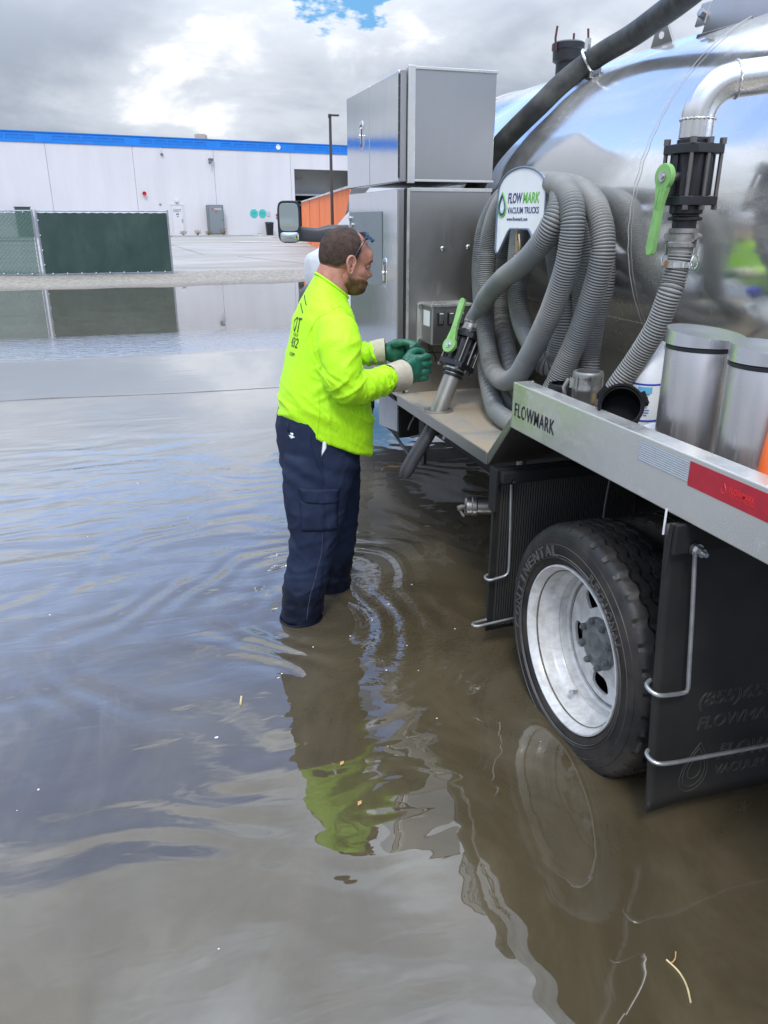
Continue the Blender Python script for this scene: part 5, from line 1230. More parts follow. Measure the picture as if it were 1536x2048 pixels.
def build_deck_bits():
    # grey cam-lock coupler standing up
    c = empty('camlock_coupler', (1.318, 2.075, .958)); c.scale = (1.13, 1.13, 1.03); tag(c, 'grey cast cam lock coupler standing open end up behind the rail', 'hose coupler')
    b = MB(); b.lathe([(.032, .20), (.0395, .20), (.0415, .195), (.0415, .186), (.039, .182), (.0385, .160), (.041, .152), (.041, .142), (.0385, .136), (.0375, .110), (.030, .104), (.030, .10), (.0001, .10), (.0001, .12), (.032, .12), (.032, .20)], 40)
    for q in range(6):
        r = Matrix.Rotation(radians(60 * q + 15), 4, 'Z'); b.box((.036, -.0025, .108), (.0425, .0025, .19), r)
    P('coupler_body', b, mat('grey_nylon', (.36, .355, .34), .36, .85, .2, 14), c)
    l = MB(); r = Matrix.Rotation(radians(150), 4, 'Z')
    l.box((.036, -.011, .15), (.048, .011, .178), r); l.tube([r @ Vector((.05, 0, .175)), r @ Vector((.062, 0, .15)), r @ Vector((.056, 0, .11))], .006, 8)
    P('cam_lever', l, mat('grey_nylon_lever', (.36, .355, .34), .4, .8), c)
    P('lower_fitting', MB().lathe([(.0001, 0), (.034, 0), (.034, .06), (.030, .10)], 28), mat('brown_rust_fitting', (.25, .10, .04), .6), c)
    # yellow stub
    y = empty('yellow_cap', (1.335, 2.0, .958)); tag(y, 'small yellow cap between the grey coupler and the black bucket cap', 'cap')
    P('cap_body', MB().lathe([(.0001, 0), (.018, 0), (.018, .10), (.012, .115), (.0001, .115)], 20), M['yellow'], y); P('cap_rim', MB().lathe([(.018, .02), (.021, .022), (.021, .03), (.018, .032)], 20), M['yellow'], y)
    # black ring coupler behind
    k = empty('black_coupler', (1.385, 2.335, .958)); tag(k, 'black plastic ring coupler behind the grey coupler', 'hose coupler')
    b = MB().lathe([(.038, .115), (.046, .115), (.048, .11), (.046, .085), (.046, 0), (.0001, 0), (.0001, .03), (.038, .03)], 36)
    for q in range(8): b.box((.044, -.005, .0), (.050, .005, .10), Matrix.Rotation(radians(45 * q), 4, 'Z'))
    P('coupler_body', b, M['blackplastic'], k); P('sticker', MB().box((.02, -.052, .04), (.045, -.0505, .075), Matrix.Rotation(radians(-20), 4, 'Z')), M['paper'], k)
    # big black cap lying on its side, mouth to the viewer
    a = empty('black_dust_cap', (1.30, 1.855, 1.025)); tag(a, 'big black dust cap lying with its hollow mouth facing out over the rail', 'cap')
    ax = Vector((-.50, -.70, .45)).normalized(); mx, L = frame_to(-ax * .03, ax)
    b = MB().lathe([(.0001, 0), (.050, 0), (.055, .01), (.0575, .085), (.061, .088), (.061, .098), (.0545, .098), (.052, .015), (.0001, .012)], 44, mx)
    for q in range(3):
        r = Matrix.Rotation(radians(25 + 120 * q), 4, 'Z'); b.box((.058, -.016, .055), (.070, .016, .098), mx @ r)
    a.location = (1.300, 1.862, 1.085); a.scale = (1.04, 1.04, 1.04)
    bk = mat('dull_black_rubber', (.006, .006, .007), .75, 0, spec=.15)
    P('cap_shell', b, bk, a); P('inner_ring', MB().lathe([(.0535, .080), (.051, .082), (.051, .086), (.0535, .088)], 44, mx), M['blackplastic'], a)
    s = empty('support_block', (1.32, 1.90, .958)); tag(s, 'dark block under the black dust cap', 'block'); P('block_body', MB().box((-.05, -.05, 0), (.05, .05, .055)), M['dark'], s, bevel=.004); P('block_strap', MB().box((-.052, -.01, .0), (.052, .01, .057)), M['dark'], s)
    # white sheet
    p = empty('white_plate', (1.40, 1.80, .958)); tag(p, 'white plastic plate lying on the deck before the steel bin', 'plate')
    P('plate_top', MB().box((-.05, -.05, .04), (.06, .06, .052), xf((0, 0, .03), (0, 0, .5))), M['paper'], p, bevel=.002); P('plate_leg', MB().box((-.03, -.03, 0), (.03, .03, .07)), M['greyplastic'], p)
    # orange bottle with white ring at the frame edge
    o = empty('orange_cone', (1.330, 1.318, .958)); tag(o, 'orange and white plastic cone cut by the frame edge', 'cone')
    P('cone_body', MB().lathe([(.026, .10), (.022, .16), (.012, .27), (.010, .275), (.0001, .276)], 32), M['orange'], o)
    P('cone_base', MB().lathe([(.0001, 0), (.036, 0), (.036, .09), (.030, .092), (.024, .10)], 32), M['orange'], o); P('white_ring', MB().lathe([(.033, .088), (.039, .090), (.039, .096), (.033, .098)], 32), M['white'], o)
build_deck_bits()

def build_floaters():
    random.seed(11)
    def straw(label, pts, r, name='straw', m='straw', group=None):
        o = P(name, MB().tube(crom([(x, y, .004) for x, y in pts], .01), r, 6), M[m]); tag(o, label, 'straw' if m == 'straw' else 'twig', group)
    straw('pale bent straw floating at the lower right of the water', [(1.010, 1.035), (1.018, 1.0), (1.012, .965), (.995, .93)], .0022)
    straw('short orange twig touching the top of the bent straw', [(1.012, 1.024), (1.03, 1.03), (1.048, 1.052)], .0016, 'twig', 'leafdry')
    straw('short straight straw floating left of the man\'s reflection', [(.206, 2.335), (.216, 2.385)], .0040)
    straw('thin reddish twig floating beyond the wand tip', [(1.50, 4.80), (1.56, 4.84), (1.63, 4.82), (1.70, 4.85)], .005, 'twig', 'leafdry')
    for (x, y, lab) in ((.469, 1.926, 'small tan leaf floating on the green reflection'), (.474, 1.739, 'small reddish leaf floating below the green reflection')):
        o = P('floating_leaf', MB().add([(-.012, 0, .003), (0, -.006, .005), (.013, .002, .003), (0, .007, .006)], [(0, 1, 2, 3)], xf((x, y, 0), (0, 0, .8))), M['leafdry'], smooth=None); tag(o, lab, 'leaf')
    mb = MB()
    for q in range(42):
        x = random.uniform(-.9, 1.3); y = random.uniform(.9, 5.5)
        if q % 3 == 0: x = random.gauss(.75, .15); y = random.gauss(2.7, .3)
        s = random.uniform(.0015, .0042); mb.lathe([(.0001, s * .6), (s, s * .3), (s, -.002)], 6, xf((x, y, 0), (0, 0, 0), (random.uniform(.6, 1.6), 1, 1)))
    tag(P('foam_specks', mb, M['foam']), 'tiny foam bubbles and seeds floating on the water', kind='stuff')
build_floaters()

# ================================================================== PERSON
def build_person():
    G = .09                                       # water level above the man's ground
    R_ = empty('person', (.67, 3.02, -.09)); tag(R_, 'stout man in hi vis yellow shirt and navy trousers wearing green gloves, standing in water', 'person')
    V = lambda x, y, z: Vector((x, y, z + G))     # x = facing, y = his left, z above water
    def ell(cx, cy, z, dx, wy, k=0., e=.92):
        """horizontal-ish ring; k tilts it down towards the front"""
        return (V(cx, cy, z), Vector((dx, 0, -k * dx)), Vector((0, wy, 0)), e)
    def limb(mb, pts, n=24):
        """pts: (pos, r_side, r_vert)"""
        P_ = [p[0] for p in pts]; rings = []
        for i, p in enumerate(pts):
            a = P_[max(i - 1, 0)]; b = P_[min(i + 1, len(P_) - 1)]; t = (b - a).normalized()
            up = Vector((0, 1, 0)); u = (up - t * up.dot(t)).normalized(); v = t.cross(u); rings.append((p[0], u * p[1], v * p[2]))
        mb.loft(rings, n)
    # ---------------- trousers
    tr = MB()
    tr.loft([ell(-.005, 0, .90, .150, .185), ell(-.005, 0, .82, .168, .192), ell(-.002, 0, .74, .172, .195), ell(.0, 0, .66, .165, .19), ell(.0, 0, .60, .14, .17)], 40)
    tr.loft([(V(-.01, -.095, .72), Vector((.155, 0, 0)), Vector((0, .10, 0))), (V(-.035, -.105, .60), Vector((.145, 0, 0)), Vector((0, .102, 0))), (V(-.050, -.110, .50), Vector((.128, 0, 0)), Vector((0, .098, 0))), (V(-.055, -.114, .40), Vector((.108, 0, 0)), Vector((0, .092, 0))), (V(-.068, -.117, .30), Vector((.096, 0, 0)), Vector((0, .088, 0))), (V(-.098, -.120, .19), Vector((.094, 0, 0)), Vector((0, .088, 0))), (V(-.118, -.12, .09), Vector((.090, 0, 0)), Vector((0, .086, 0))), (V(-.128, -.12, .02), Vector((.088, 0, 0)), Vector((0, .084, 0))), (V(-.130, -.12, -.012), Vector((.084, 0, 0)), Vector((0, .080, 0)))], 32)
    tr.loft([(V(.03, .095, .72), Vector((.155, 0, 0)), Vector((0, .10, 0))), (V(.065, .105, .60), Vector((.140, 0, 0)), Vector((0, .10, 0))), (V(.080, .115, .48), Vector((.122, 0, 0)), Vector((0, .096, 0))), (V(.088, .12, .36), Vector((.106, 0, 0)), Vector((0, .09, 0))), (V(.086, .125, .24), Vector((.098, 0, 0)), Vector((0, .088, 0))), (V(.076, .13, .12), Vector((.090, 0, 0)), Vector((0, .084, 0))), (V(.070, .13, .02), Vector((.084, 0, 0)), Vector((0, .08, 0))), (V(.070, .13, -.012), Vector((.080, 0, 0)), Vector((0, .078, 0)))], 32)
    me = remesh(tr, .009, 5, 'trousers')
    NEW = []
    for v_co, n_ in [(v.co.copy(), v.normal.copy()) for v in me.vertices]:
        x, y, z = v_co; z -= G
        f = 0
        # horizontal bunching near the ankles and behind the knees, long folds on the thigh
        nz = noise.noise(Vector((x * 3, y * 3, z * 3)))
        bunch = max(0, 1 - abs(z - .10) / .13)
        f += .0030 * bunch * sin(z * 95 + x * 22 + nz * 5)
        knee = max(0, 1 - abs(z - .36) / .14) * (.6 + .4 * (1 if x < -.02 else 0))
        f += .0075 * knee * (1 - abs(noise.noise(Vector((x * 6 + 4, y * 4, z * 22 + x * 30))))) - .0075 * knee * .75
        f += .007 * ((1 - abs(noise.noise(Vector((x * 7, y * 7, z * 2.6 + 7))))) ** 4 - .45)
        f += .006 * ((1 - abs(noise.noise(Vector((x * 5 + z * 6, y * 6, z * 15 - x * 9))))) ** 5 - .4) * (1 if z < .5 else .5)
        seat = max(0, 1 - abs(z - .66) / .12)
        f += .0045 * seat * sin(z * 60 + x * 50 + nz * 6)
        # side seam
        if abs(x + .03 + .1 * max(0, .35 - z)) < .005 and y < -.12: f -= .003
        NEW.extend(v_co + n_ * f)
    me.vertices.foreach_set('co', NEW); me.update()
    trousers = link('trousers', me, M['pants'], R_, 60)
    # boots below the water
    for (x, y) in ((-.11, -.12), (.09, .13)):
        b = MB(); b.loft([(Vector((x - .01, y, .10)), Vector((.052, 0, 0)), Vector((0, .048, 0))), (Vector((x, y, .05)), Vector((.06, 0, 0)), Vector((0, .048, 0))), (Vector((x + .045, y, .03)), Vector((.11, 0, 0)), Vector((0, .048, 0))), (Vector((x + .05, y, .003)), Vector((.125, 0, 0)), Vector((0, .050, 0)))], 24)
        P('boot', b, M['boot'], R_)
    # ---------------- shirt
    sh = MB()
    sh.loft([ell(.028, 0, .765, .184, .202, .41), ell(.032, 0, .84, .190, .210, .36), ell(.034, 0, .91, .186, .214, .28), ell(.030, 0, 1.0, .168, .210, .15), ell(.027, 0, 1.09, .142, .204, .05), ell(.030, 0, 1.17, .125, .200, 0), ell(.034, 0, 1.235, .114, .186, .05), ell(.042, 0, 1.285, .098, .158, .15), ell(.052, 0, 1.322, .080, .112, .35), ell(.062, 0, 1.345, .068, .080, .60), ell(.069, 0, 1.362, .062, .068, .75)], 48)
    limb(sh, [(V(.045, -.12, 1.250), .05, .055), (V(.045, -.185, 1.222), .068, .075), (V(.040, -.225, 1.165), .072, .080), (V(.038, -.250, 1.10), .066, .076), (V(.042, -.262, 1.045), .064, .074), (V(.062, -.262, 1.015), .062, .070), (V(.105, -.240, 1.005), .056, .060), (V(.165, -.205, 1.010), .052, .058), (V(.222, -.172, 1.014), .049, .054), (V(.262, -.148, 1.018), .045, .048)])
    limb(sh, [(V(.045, .12, 1.250), .05, .055), (V(.05, .185, 1.222), .068, .075), (V(.055, .225, 1.165), .070, .075), (V(.065, .250, 1.10), .064, .070), (V(.085, .255, 1.055), .062, .066), (V(.120, .235, 1.048), .056, .058), (V(.180, .190, 1.060), .052, .052), (V(.240, .145, 1.070), .048, .048), (V(.29, .11, 1.076), .044, .044)])
    me = remesh(sh, .0065, 6, 'shirt')
    def fold(a, b, c, A, k=4):
        return A * ((1 - abs(noise.noise(Vector((a, b, c))))) ** k - .22)
    ss = lambda t: max(0., min(1., t)) ** 2 * (3 - 2 * max(0., min(1., t)))
    NEW = []
    for v_co, n_ in [(v.co.copy(), v.normal.copy()) for v in me.vertices]:
        x, y, z = v_co; z -= G
        f = 0
        near_arm = ss((-y - .155) / .05) * ss((z - .93) / .03)
        far_arm = ss((y - .155) / .05) * ss((z - .98) / .03)
        fore = ss((x - .09) / .07) * (1 if (z > .945 and (y < -.09 or x > .19 or y > .09)) else 0)
        if fore:
            q = (x * .85 + abs(y) * -.5); wz = z * 6
            f += fold(q * 34 + z * 9, y * 6, wz, .0105, 5) * fore + fold(q * 60, y * 9, z * 22, .004, 3) * fore * ss((x - .17) / .05)
        arm = max(near_arm, far_arm) * (1 - fore)
        if arm:
            f += fold((x * .55 - z * .83) * 22, y * 5, (x * .83 + z * .55) * 6, .0085, 4) * arm * ss((1.24 - z) / .08)
            f += fold(x * 8, y * 8, (z + x * .8) * 34, .0060, 4) * arm * ss(1 - abs(z - 1.045) / .06)
        body = 1 - max(near_arm, far_arm, fore)
        if body > 0:
            u = x * .80 - z * .60; w2 = x * .60 + z * .80
            lowb = ss((1.04 - z) / .14)
            f += fold(u * 3.2, y * 3.0, w2 * 15, .0125, 4) * body * lowb
            f += fold(u * 6, y * 5 + 3, w2 * 32, .0035, 3) * body * lowb
            f += fold(x * 13 + z * 4, y * 11, z * 2.6, .0065, 4) * body * (1 - lowb) * ss((1.31 - z) / .08)
        # armhole seam
        sx = x - .04; sz = z - 1.165
        d = sqrt((sx / .092) ** 2 + (sz / .125) ** 2)
        if y < -.13 and abs(d - 1) < .035 and z > 1.05: f -= .003
        # side seam
        if abs(x - (-.005)) < .004 and y < -.15 and z < .98: f += .0022
        NEW.extend(v_co + n_ * f)
    me.vertices.foreach_set('co', NEW); me.update()
    shirt = link('shirt', me, M['hivis'], R_, 65)
    bvh_s = BVHTree.FromPolygons([v.co.copy() for v in me.vertices], [tuple(p.vertices) for p in me.polygons])
    # collar band
    cb = [V(.069, 0, 1.362) + Vector((.0625 * cos(2 * pi * q / 48), .0685 * sin(2 * pi * q / 48), -.75 * .0625 * cos(2 * pi * q / 48) + .001)) for q in range(48)]
    P('collar', MB().tube(cb, .0048, 8, closed=True), M['hivis'], R_, smooth=60)
    def sseam(pts, r=.0022):
        out = []
        for p in crom([(x, 0, z) for x, z in pts], .01):
            h = bvh_s.ray_cast(Vector((p.x, -.6, p.z + G)), Vector((0, 1, 0)))
            if h[0]: out.append(h[0] + Vector((0, -.0006, 0)))
        P('shirt_seam', MB().tube(out, r, 8), M['hivis'], shirt, smooth=60)
    sseam([(.104, 1.262), (.085, 1.290), (.061, 1.298), (.013, 1.280), (-.033, 1.250), (-.060, 1.195), (-.062, 1.153), (-.045, 1.085), (-.012, 1.02)])
    sseam([(-.045, 1.03), (-.040, .94), (-.046, .86), (-.050, .80)], .0017)
    # ---------------- prints on the back of the shirt
    def on_back(pts_yz, name, m, parent, thick=.0012, faces=None, lift=.002):
        vs = []
        for (y, z, d) in pts_yz:
            h = bvh_s.ray_cast(Vector((-.6, y, z + G)), Vector((1, 0, 0)))
            x = h[0].x if h[0] else -.1
            vs.append((x - lift - d, y, z + G))
        return vs
    def back_text(t, y0, z0, w_, h_, slope=0.):
        tv, tf = text_mesh(t, width=w_, height=h_, bold=.0, extrude=.0003)
        vs = on_back([(y0 - a, z0 + b + slope * a, c) for a, b, c in tv], '', None, None)     # reading direction on the back is towards his right (-y)
        return P('shirt_print', MB().add(vs, tf), mat('shirt_print_ink', (.03, .06, .02), .7), shirt, smooth=None)
    back_text('OT', -.014, 1.198, .070, .056); back_text('432', -.016, 1.142, .074, .036); back_text('CO', -.030, 1.184, .045, .010); back_text('. COM', -.020, 1.110, .060, .013)
    for dz in (0, -.030):
        pl = [(-.006 - .062 * q / 10, 1.330 + dz - .030 * q / 10, 0) for q in range(11)]
        vs = on_back(pl, '', None, None, lift=.0015)
        P('shirt_print', MB().tube(vs, .0021, 5), mat('shirt_line_ink', (.02, .05, .02), .7), shirt, smooth=None)
    # ---------------- trouser details
    bt = BVHTree.FromPolygons([v.co.copy() for v in trousers.data.vertices], [tuple(p.vertices) for p in trousers.data.polygons])
    def patch(name, quad, m, lift=.004, nx=16, nz=12, wob=0., parent=trousers, taper=None):
        """quad in (x, z): TL, TR, BR, BL on his right side, thrown onto the cloth along +y"""
        vs = []
        for j in range(nz + 1):
            for i in range(nx + 1):
                u, t = i / nx, j / nz
                a = Vector(quad[0]).lerp(Vector(quad[1]), u); b = Vector(quad[3]).lerp(Vector(quad[2]), u); p = a.lerp(b, t)
                h = bt.ray_cast(Vector((p.x, -.5, p.y + G)), Vector((0, 1, 0)))
                edge = min(u, 1 - u, t, 1 - t)
                l = lift * min(1, .25 + edge * 9) + wob * noise.noise(Vector((p.x * 25, p.y * 25, 0)))
                if h[0]: pos = h[0] + Vector((0, -l, 0)) if True else None
                else: pos = Vector((p.x, -.2, p.y + G))
                vs.append(tuple(pos))
        fs = [(j * (nx + 1) + i, j * (nx + 1) + i + 1, (j + 1) * (nx + 1) + i + 1, (j + 1) * (nx + 1) + i) for j in range(nz) for i in range(nx)]
        o = P(name, MB().add(vs, fs), m, parent, smooth=60)
        s_ = o.modifiers.new('s', 'SOLIDIFY'); s_.thickness = .003; s_.offset = 0
        return o
    patch('cargo_pocket', [(-.128, .560), (.024, .548), (.024, .425), (-.125, .430)], M['pants'], .010, 20, 16, .003)
    patch('pocket_flap', [(-.132, .615), (.030, .600), (.028, .540), (-.115, .552)], M['pants'], .015, 20, 10, .003)
    patch('pocket_lining', [(-.022, .828), (-.012, .830), (-.014, .770), (-.036, .735)], M['signwhite'], .006, 4, 10)
    patch('trouser_emblem', [(-.140, .822), (-.132, .822), (-.132, .812), (-.140, .812)], M['signwhite'], .004, 2, 2)
    patch('trouser_emblem', [(-.146, .812), (-.126, .808), (-.134, .802), (-.140, .798)], M['signwhite'], .004, 3, 3)
    patch('belt_loop', [(-.150, .855), (-.144, .855), (-.144, .825), (-.150, .825)], M['pants'], .007, 2, 4)
    # pocket opening and seams as fine tubes on the cloth
    def seam(name, xz, r=.0016, m=None, lift=.001):
        pts = []
        for p in crom([(x, 0, z) for x, z in xz], .012):
            h = bt.ray_cast(Vector((p.x, -.5, p.z + G)), Vector((0, 1, 0)))
            if h[0]: pts.append(h[0] + Vector((0, -lift, 0)))
        if len(pts) > 2: P(name, MB().tube(pts, r, 6), m or M['pants'], trousers)
    seam('trouser_seam', [(-.070, .83), (-.072, .77), (-.050, .70), (-.034, .66), (-.036, .61)]); seam('trouser_seam', [(-.012, .83), (-.030, .74), (-.038, .69)])
    seam('trouser_seam', [(-.045, .42), (-.048, .34), (-.075, .24), (-.105, .14), (-.125, .03)], .0014, mat('seam_thread', (.05, .06, .09), .7))
    hem = []
    for q in range(40):
        a = 2 * pi * q / 40; hem.append(V(-.130 + .089 * cos(a), -.12 + .085 * sin(a), .004 + .004 * sin(3 * a)))
    P('trouser_hem', MB().tube(hem, .004, 6, closed=True), M['pants'], trousers)

    # ---------------- head and neck
    HC = V(.128, .0, 1.463); Rh = Matrix.Rotation(radians(5), 3, 'Z') @ Matrix.Rotation(radians(14), 3, 'Y')
    E_ = [((-.012, 0, .030), (.097, .077, .082)), ((-.030, 0, .000), (.078, .070, .075)), ((.028, 0, -.040), (.066, .060, .070)), ((.040, 0, .020), (.062, .060, .058)), ((.048, 0, -.092), (.046, .046, .036)), ((.010, 0, -.070), (.062, .062, .046)), ((.066, 0, -.050), (.036, .040, .045)),
          ((.072, .0, -.082), (.026, .028, .030)), ((.070, 0, .002), (.030, .048, .022)), ((.076, 0, .030), (.026, .045, .03))]
    bm = bmesh.new(); bmesh.ops.create_icosphere(bm, subdivisions=5, radius=1)
    def rad(d):
        best = 0; acc = 0
        for (c, r) in E_:
            cx, cy, cz = c; rx, ry, rz = r
            A = (d.x / rx) ** 2 + (d.y / ry) ** 2 + (d.z / rz) ** 2; B = -2 * (d.x * cx / rx ** 2 + d.y * cy / ry ** 2 + d.z * cz / rz ** 2); Cc = (cx / rx) ** 2 + (cy / ry) ** 2 + (cz / rz) ** 2 - 1
            D = B * B - 4 * A * Cc
            if D > 0: t = (-B + sqrt(D)) / (2 * A); acc += exp(t * 160)
        return math.log(acc) / 160 if acc > 0 else .05
    def gauss(p, c, s): return exp(-(((p.x - c[0]) / s[0]) ** 2 + ((p.y - c[1]) / s[1]) ** 2 + ((p.z - c[2]) / s[2]) ** 2))
    for v in bm.verts:
        d = v.co.normalized(); p = d * (rad(d) - .003)
        fwd = Vector((1, 0, 0)); q = p.copy(); side = abs(p.y)
        q += fwd * .019 * gauss(p, (.10, 0, -.040), (.05, .013, .013)) + fwd * .012 * gauss(p, (.10, 0, -.018), (.05, .009, .022))      # nose, bridge
        q += fwd * .008 * gauss(p, (.09, .017, -.044), (.05, .008, .009)) + fwd * .008 * gauss(p, (.09, -.017, -.044), (.05, .008, .009))
        q -= fwd * .010 * gauss(p, (.09, .031, -.008), (.05, .015, .011)) + fwd * .010 * gauss(p, (.09, -.031, -.008), (.05, .015, .011))   # eye sockets
        q += fwd * .005 * gauss(p, (.09, .030, .012), (.05, .020, .007)) + fwd * .005 * gauss(p, (.09, -.030, .012), (.05, .020, .007))   # brows
        q += p.normalized() * .005 * (gauss(p, (.07, .045, -.035), (.03, .02, .018)) + gauss(p, (.07, -.045, -.035), (.03, .02, .018)))   # smiling cheeks
        q += fwd * .007 * gauss(p, (.09, 0, -.066), (.05, .022, .005)) + fwd * .006 * gauss(p, (.09, 0, -.080), (.05, .020, .005)) - fwd * .006 * gauss(p, (.09, 0, -.073), (.05, .024, .003))
        q += fwd * .006 * gauss(p, (.085, 0, -.105), (.04, .02, .013))
        v.co = q
    head_me = bpy.data.meshes.new('head'); bm.normal_update()
    hv = [(v.co.copy(), v.normal.copy()) for v in bm.verts]; hf = [[v.index for v in f.verts] for f in bm.faces]
    bm.free()
    hw = [HC + Rh @ c for c, n_ in hv]
    head_me.from_pydata([tuple(x) for x in hw], [], hf); head_me.update()
    head = link('head', head_me, M['skin'], R_, 80)
    nk = MB(); nk.loft([(V(.040, 0, 1.30), Vector((.066, 0, -.03)), Vector((0, .070, 0))), (V(.062, 0, 1.35), Vector((.064, 0, -.040)), Vector((0, .062, 0))), (V(.080, 0, 1.395), Vector((.062, 0, -.034)), Vector((0, .058, 0))), (V(.100, 0, 1.44), Vector((.066, 0, -.02)), Vector((0, .058, 0))), (V(.112, 0, 1.475), Vector((.060, 0, -.01)), Vector((0, .054, 0)))], 40)
    P('neck', nk, M['skin'], R_, smooth=80)
    # hair and beard: thin shells with a broken edge
    def shell(name, test, m, th, fade=45):
        keep = {}; vs = []; fs = []; cov = []
        for f in hf:
            ok = all(test(hv[i][0]) for i in f)
            if ok:
                t = []
                for i in f:
                    if i not in keep: keep[i] = len(vs); c, n_ = hv[i]; k = max(0., min(1., test(c) * 60)); cov.append(min(1., test(c) * fade)); vs.append(tuple(HC + Rh @ (c + n_ * (.0006 + th * k + .0006 * noise.noise(c * 300)))))
                    t.append(keep[i])
                fs.append(t)
        me = bpy.data.meshes.new(name); me.from_pydata(vs, [], fs); me.update(); me.attributes.new('cover', 'FLOAT', 'POINT').data.foreach_set('value', cov); return link(name, me, m, head, 80)
    def hair_t(c):
        # above a line running from temple to nape, receding at the front
        nz = .004 * noise.noise(c * 60)
        line = -.052 + max(0, c.x + .05) * .62 + nz                  # nape low, temple high
        front = .022 - 0.15 * max(0, .03 - c.z) - c.x + nz + (.016 * min(1., max(0., (abs(c.y) - .035) / .025)))
        side = c.z - line
        ear = 0.0
        return min(side, front)
    shell('hair', lambda c: max(0, hair_t(c)) if hair_t(c) > 0 else 0, M['hair'], .0022)
    def beard_t(c):
        nz = .004 * noise.noise(c * 70)
        jaw = (-.050 + nz) - c.z + max(0, (.075 - c.x)) * -.10
        if c.x > .085 and c.z > -.060: return 0
        lips = sqrt(((c.z + .073) / .006) ** 2 + (c.y / .020) ** 2)
        if c.x > .07 and lips < 1: return 0
        return max(0, min(jaw, c.x + .012 + nz))
    shell('beard', beard_t, M['beard'], .0050)
    sb_ = lambda c: max(0, min(.004, min(c.x + .012, .022 - c.x) )) if (-.062 < c.z < .022 and abs(c.y) > .04) else 0
    shell('sideburn', sb_, M['hair'], .0012)
    # ears
    for s in (-1, 1):
        e = MB()
        for (rr, dx_, th) in ((1.0, 0, .0052), (.66, .003, .0042)):
            ring = []
            for q in range(28):
                a = 2 * pi * q / 28; w_ = .0165 * rr * (1 - .25 * sin(a) * -1 * .5) * (1.1 if sin(a) > 0 else .80); h_ = .031 * rr
                ring.append(HC + Rh @ Vector((-.004 + w_ * cos(a) - .10 * h_ * sin(a), s * (.078 + (.010 if rr == 1 else .002) * (1 - cos(a)) * .5), -.022 + h_ * sin(a) - (.0 if rr == 1 else -.002))))
            e.tube(ring, th, 8, closed=True)
        e.loft([(HC + Rh @ Vector((-.004, s * .068, -.022)), Rh @ Vector((.013, 0, 0)), Rh @ Vector((0, 0, .026))), (HC + Rh @ Vector((-.006, s * .080, -.022)), Rh @ Vector((.014, s * -.003, 0)), Rh @ Vector((0, 0, .028)))], 24)
        e.loft([(HC + Rh @ Vector((0, s * .078, -.049)), Rh @ Vector((.0075, 0, 0)), Rh @ Vector((0, s * .004, 0))), (HC + Rh @ Vector((-.002, s * .080, -.040)), Rh @ Vector((.009, 0, 0)), Rh @ Vector((0, s * .005, 0)))], 12)
        P('ear', e, M['skin'], head, smooth=80)
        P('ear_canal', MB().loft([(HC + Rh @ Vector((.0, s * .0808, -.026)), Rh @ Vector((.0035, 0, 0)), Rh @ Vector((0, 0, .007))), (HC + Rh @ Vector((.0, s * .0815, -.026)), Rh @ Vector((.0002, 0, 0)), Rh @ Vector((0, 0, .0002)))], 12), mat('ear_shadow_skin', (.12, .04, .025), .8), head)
        # eye: lids nearly closed, brow hair
        ec = HC + Rh @ Vector((.086, s * .030, -.010))
        ey = MB(); ey.lathe([(.011 * sin(radians(a)), .011 * cos(radians(a))) for a in (0.5, 30, 60, 90, 120, 150, 179)], 16, Matrix.Translation(ec - Rh @ Vector((.006, 0, 0))))
        P('eye', ey, M['skin'], head, smooth=80)
        P('eyelid_line', MB().tube([ec + Rh @ Vector((.0058 - .0025 * t * t, s * t * .011, -.002 - .0015 * t * t)) for t in (-1, -.5, 0, .5, 1)], .0012, 6), M['hairline'], head)
        P('eyebrow', MB().tube([HC + Rh @ Vector((.0985 - .005 * (t + .6) ** 2 * .9, s * (.030 + .017 * t), .010 + .002 * (1 - t * t))) for t in (-1, -.5, 0, .5, 1, 1.3)], [.002, .0035, .0038, .0034, .0025, .001], 6), M['hairline'], head)
        # crow's feet
        for q in (-1, 0, 1): P('wrinkle', MB().tube([HC + Rh @ Vector((.076 - .002 * t * 1.0, s * (.052 + .0032 * t), -.008 + q * .003 * (1 + t))) for t in (0, 1, 2)], .0007, 5), mat('skin_fold', (.25, .09, .06), .6), head)
    # sunglasses pushed up on the crown
    g = MB(); ge = MB()
    for s in (-1, 1):
        a1 = [Vector((.004, s * .079, -.004)), Vector((.012, s * .082, .030)), Vector((.026, s * .079, .066)), Vector((.040, s * .066, .094))]
        ge.tube([HC + Rh @ p for p in crom(a1, .006)], .0034, 8)
    fr = [Vector((.040, -.066, .094)), Vector((.050, -.045, .106)), Vector((.053, -.012, .110)), Vector((.053, .012, .110)), Vector((.050, .045, .106)), Vector((.040, .066, .094))]
    ge.tube([HC + Rh @ p for p in crom(fr, .006)], .0032, 8)
    sg = P('sunglasses', ge, M['sunframe'], head)
    for s in (-1, 1):
        vs = []; nn = 8
        for i in range(nn + 1):
            for j in range(5):
                u = i / nn; t = j / 4
                y = s * (.008 + .060 * u); p = Vector((.053 - .014 * u * u, y, .110 - .018 * u * u)) + Vector((.036 * t * (1 - .25 * (2 * u - 1) ** 2), 0, -.016 * t))
                vs.append(tuple(HC + Rh @ p))
        fs = [(i * 5 + j, (i + 1) * 5 + j, (i + 1) * 5 + j + 1, i * 5 + j + 1) for i in range(nn) for j in range(4)]
        o = P('lens', MB().add(vs, fs), M['sunglass'], sg, smooth=80); q = o.modifiers.new('s', 'SOLIDIFY'); q.thickness = .0018

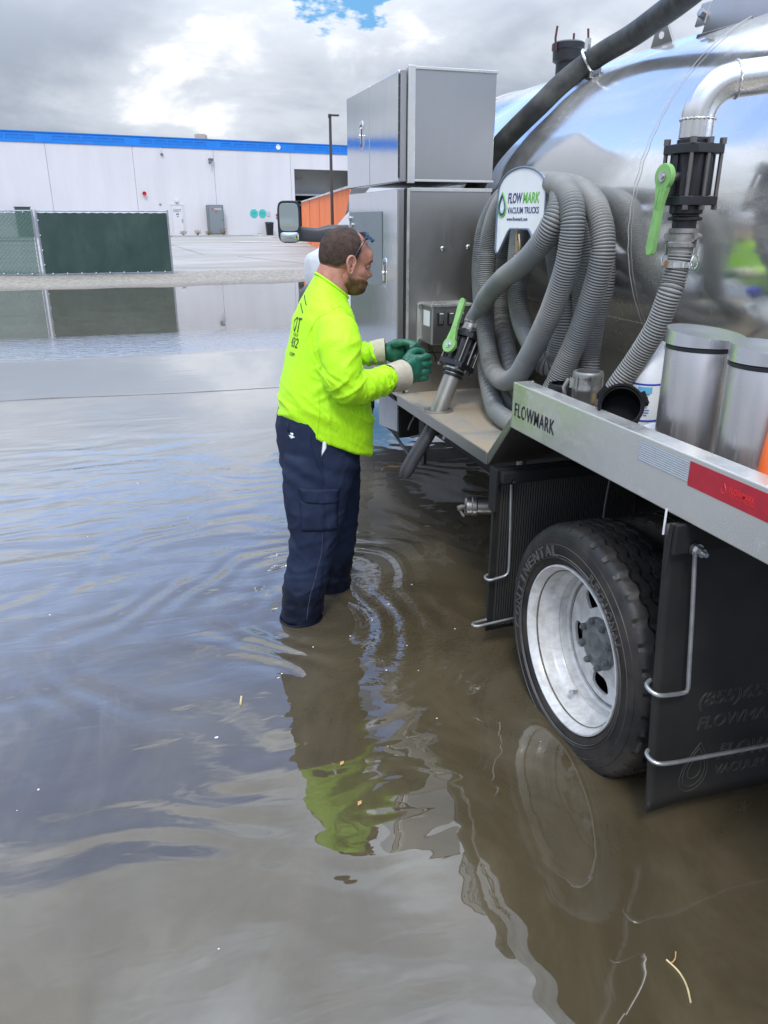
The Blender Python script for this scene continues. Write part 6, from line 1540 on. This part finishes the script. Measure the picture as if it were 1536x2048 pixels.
    # ---------------- gloves
    def glove(name, wrist, palm, knk, s, fing, thumb, cuff_pts):
        mb = MB(); rings = []
        mb.loft([(wrist, Vector((0, .022, 0)), Vector((0, 0, .032))), (wrist.lerp(palm, .5), Vector((0, .026, 0)), Vector((0, 0, .042))), (palm, Vector((0, .028, 0)), Vector((0, 0, .052))), (knk, Vector((0, .023, 0)), Vector((0, 0, .052))), (knk + Vector((.008, 0, 0)), Vector((0, .015, 0)), Vector((0, 0, .045)))], 24)
        for f in fing: mb.tube(crom(f[0], .008), f[1], 12)
        mb.tube(crom(thumb, .008), .0155, 12)
        me = remesh(mb, .0035, 5, name)
        for v, c, vn in [(v, v.co.copy(), v.normal.copy()) for v in me.vertices]:
            v.co = c + vn * (.0022 * noise.noise(c * 38) + .0012 * (1 - abs(noise.noise(Vector((c.x * 60, c.y * 20, c.z * 30))))))
        o = link(name, me, M['glove'], R_, 80)
        c = MB(); a, b, ra, rb_ = cuff_pts; t = (b - a).normalized(); u = Vector((0, 1, 0)); u = (u - t * u.dot(t)).normalized(); v = t.cross(u); rr = []
        for q in range(9):
            f = q / 8; r = ra + (rb_ - ra) * f; rr.append((a.lerp(b, f), u * r * .92, v * r))
        for q in range(8, -1, -1):
            f = q / 8; r = (ra + (rb_ - ra) * f) - .004; rr.append((a.lerp(b, f), u * r * .92, v * r))
        c.loft(rr, 40, cap=False); cm = c.mesh('cuff')
        for vv, vn in [(v, v.normal.copy()) for v in cm.vertices]: vv.co += vn * .0035 * noise.noise(vv.co * 22)
        link('glove_cuff', cm, M['cuff'], o, 60)
        return o
    # near (right) hand: back of the hand towards the camera, fist closed round
    zf = [1.078, 1.049, 1.020, .993]
    fn = []
    for i, z in enumerate(zf):
        ln = (0, .006, .003, -.006)[i]
        fn.append(([V(.385, -.062, z - .004), V(.430 + ln, -.068, z), V(.454 + ln, -.050, z - .003), V(.458 + ln, -.022, z - .006), V(.438, -.004, z - .008), V(.415, -.010, z - .008)], (.0145, .0150, .0145, .0125)[i]))
    glove('right_glove', V(.318, -.112, 1.018), V(.370, -.078, 1.028), V(.412, -.064, 1.034), -1, fn, [V(.350, -.060, 1.062), V(.385, -.040, 1.092), V(.420, -.026, 1.098), V(.448, -.018, 1.086)], (V(.252, -.152, 1.018), V(.325, -.112, 1.020), .056, .062))
    fn = []
    for i, z in enumerate((1.118, 1.092, 1.066, 1.042)):
        fn.append(([V(.375, .088, z - .006), V(.412, .090, z - .004), V(.436, .070, z - .006), V(.440, .044, z - .010), V(.424, .026, z - .012), V(.402, .030, z - .012)], (.0138, .0142, .0135, .012)[i]))
    glove('left_glove', V(.318, .108, 1.078), V(.360, .092, 1.082), V(.392, .088, 1.080), 1, fn, [V(.345, .080, 1.108), V(.378, .056, 1.122), V(.410, .036, 1.118), V(.43, .02, 1.106)], (V(.262, .128, 1.074), V(.322, .106, 1.080), .050, .056))
build_person()
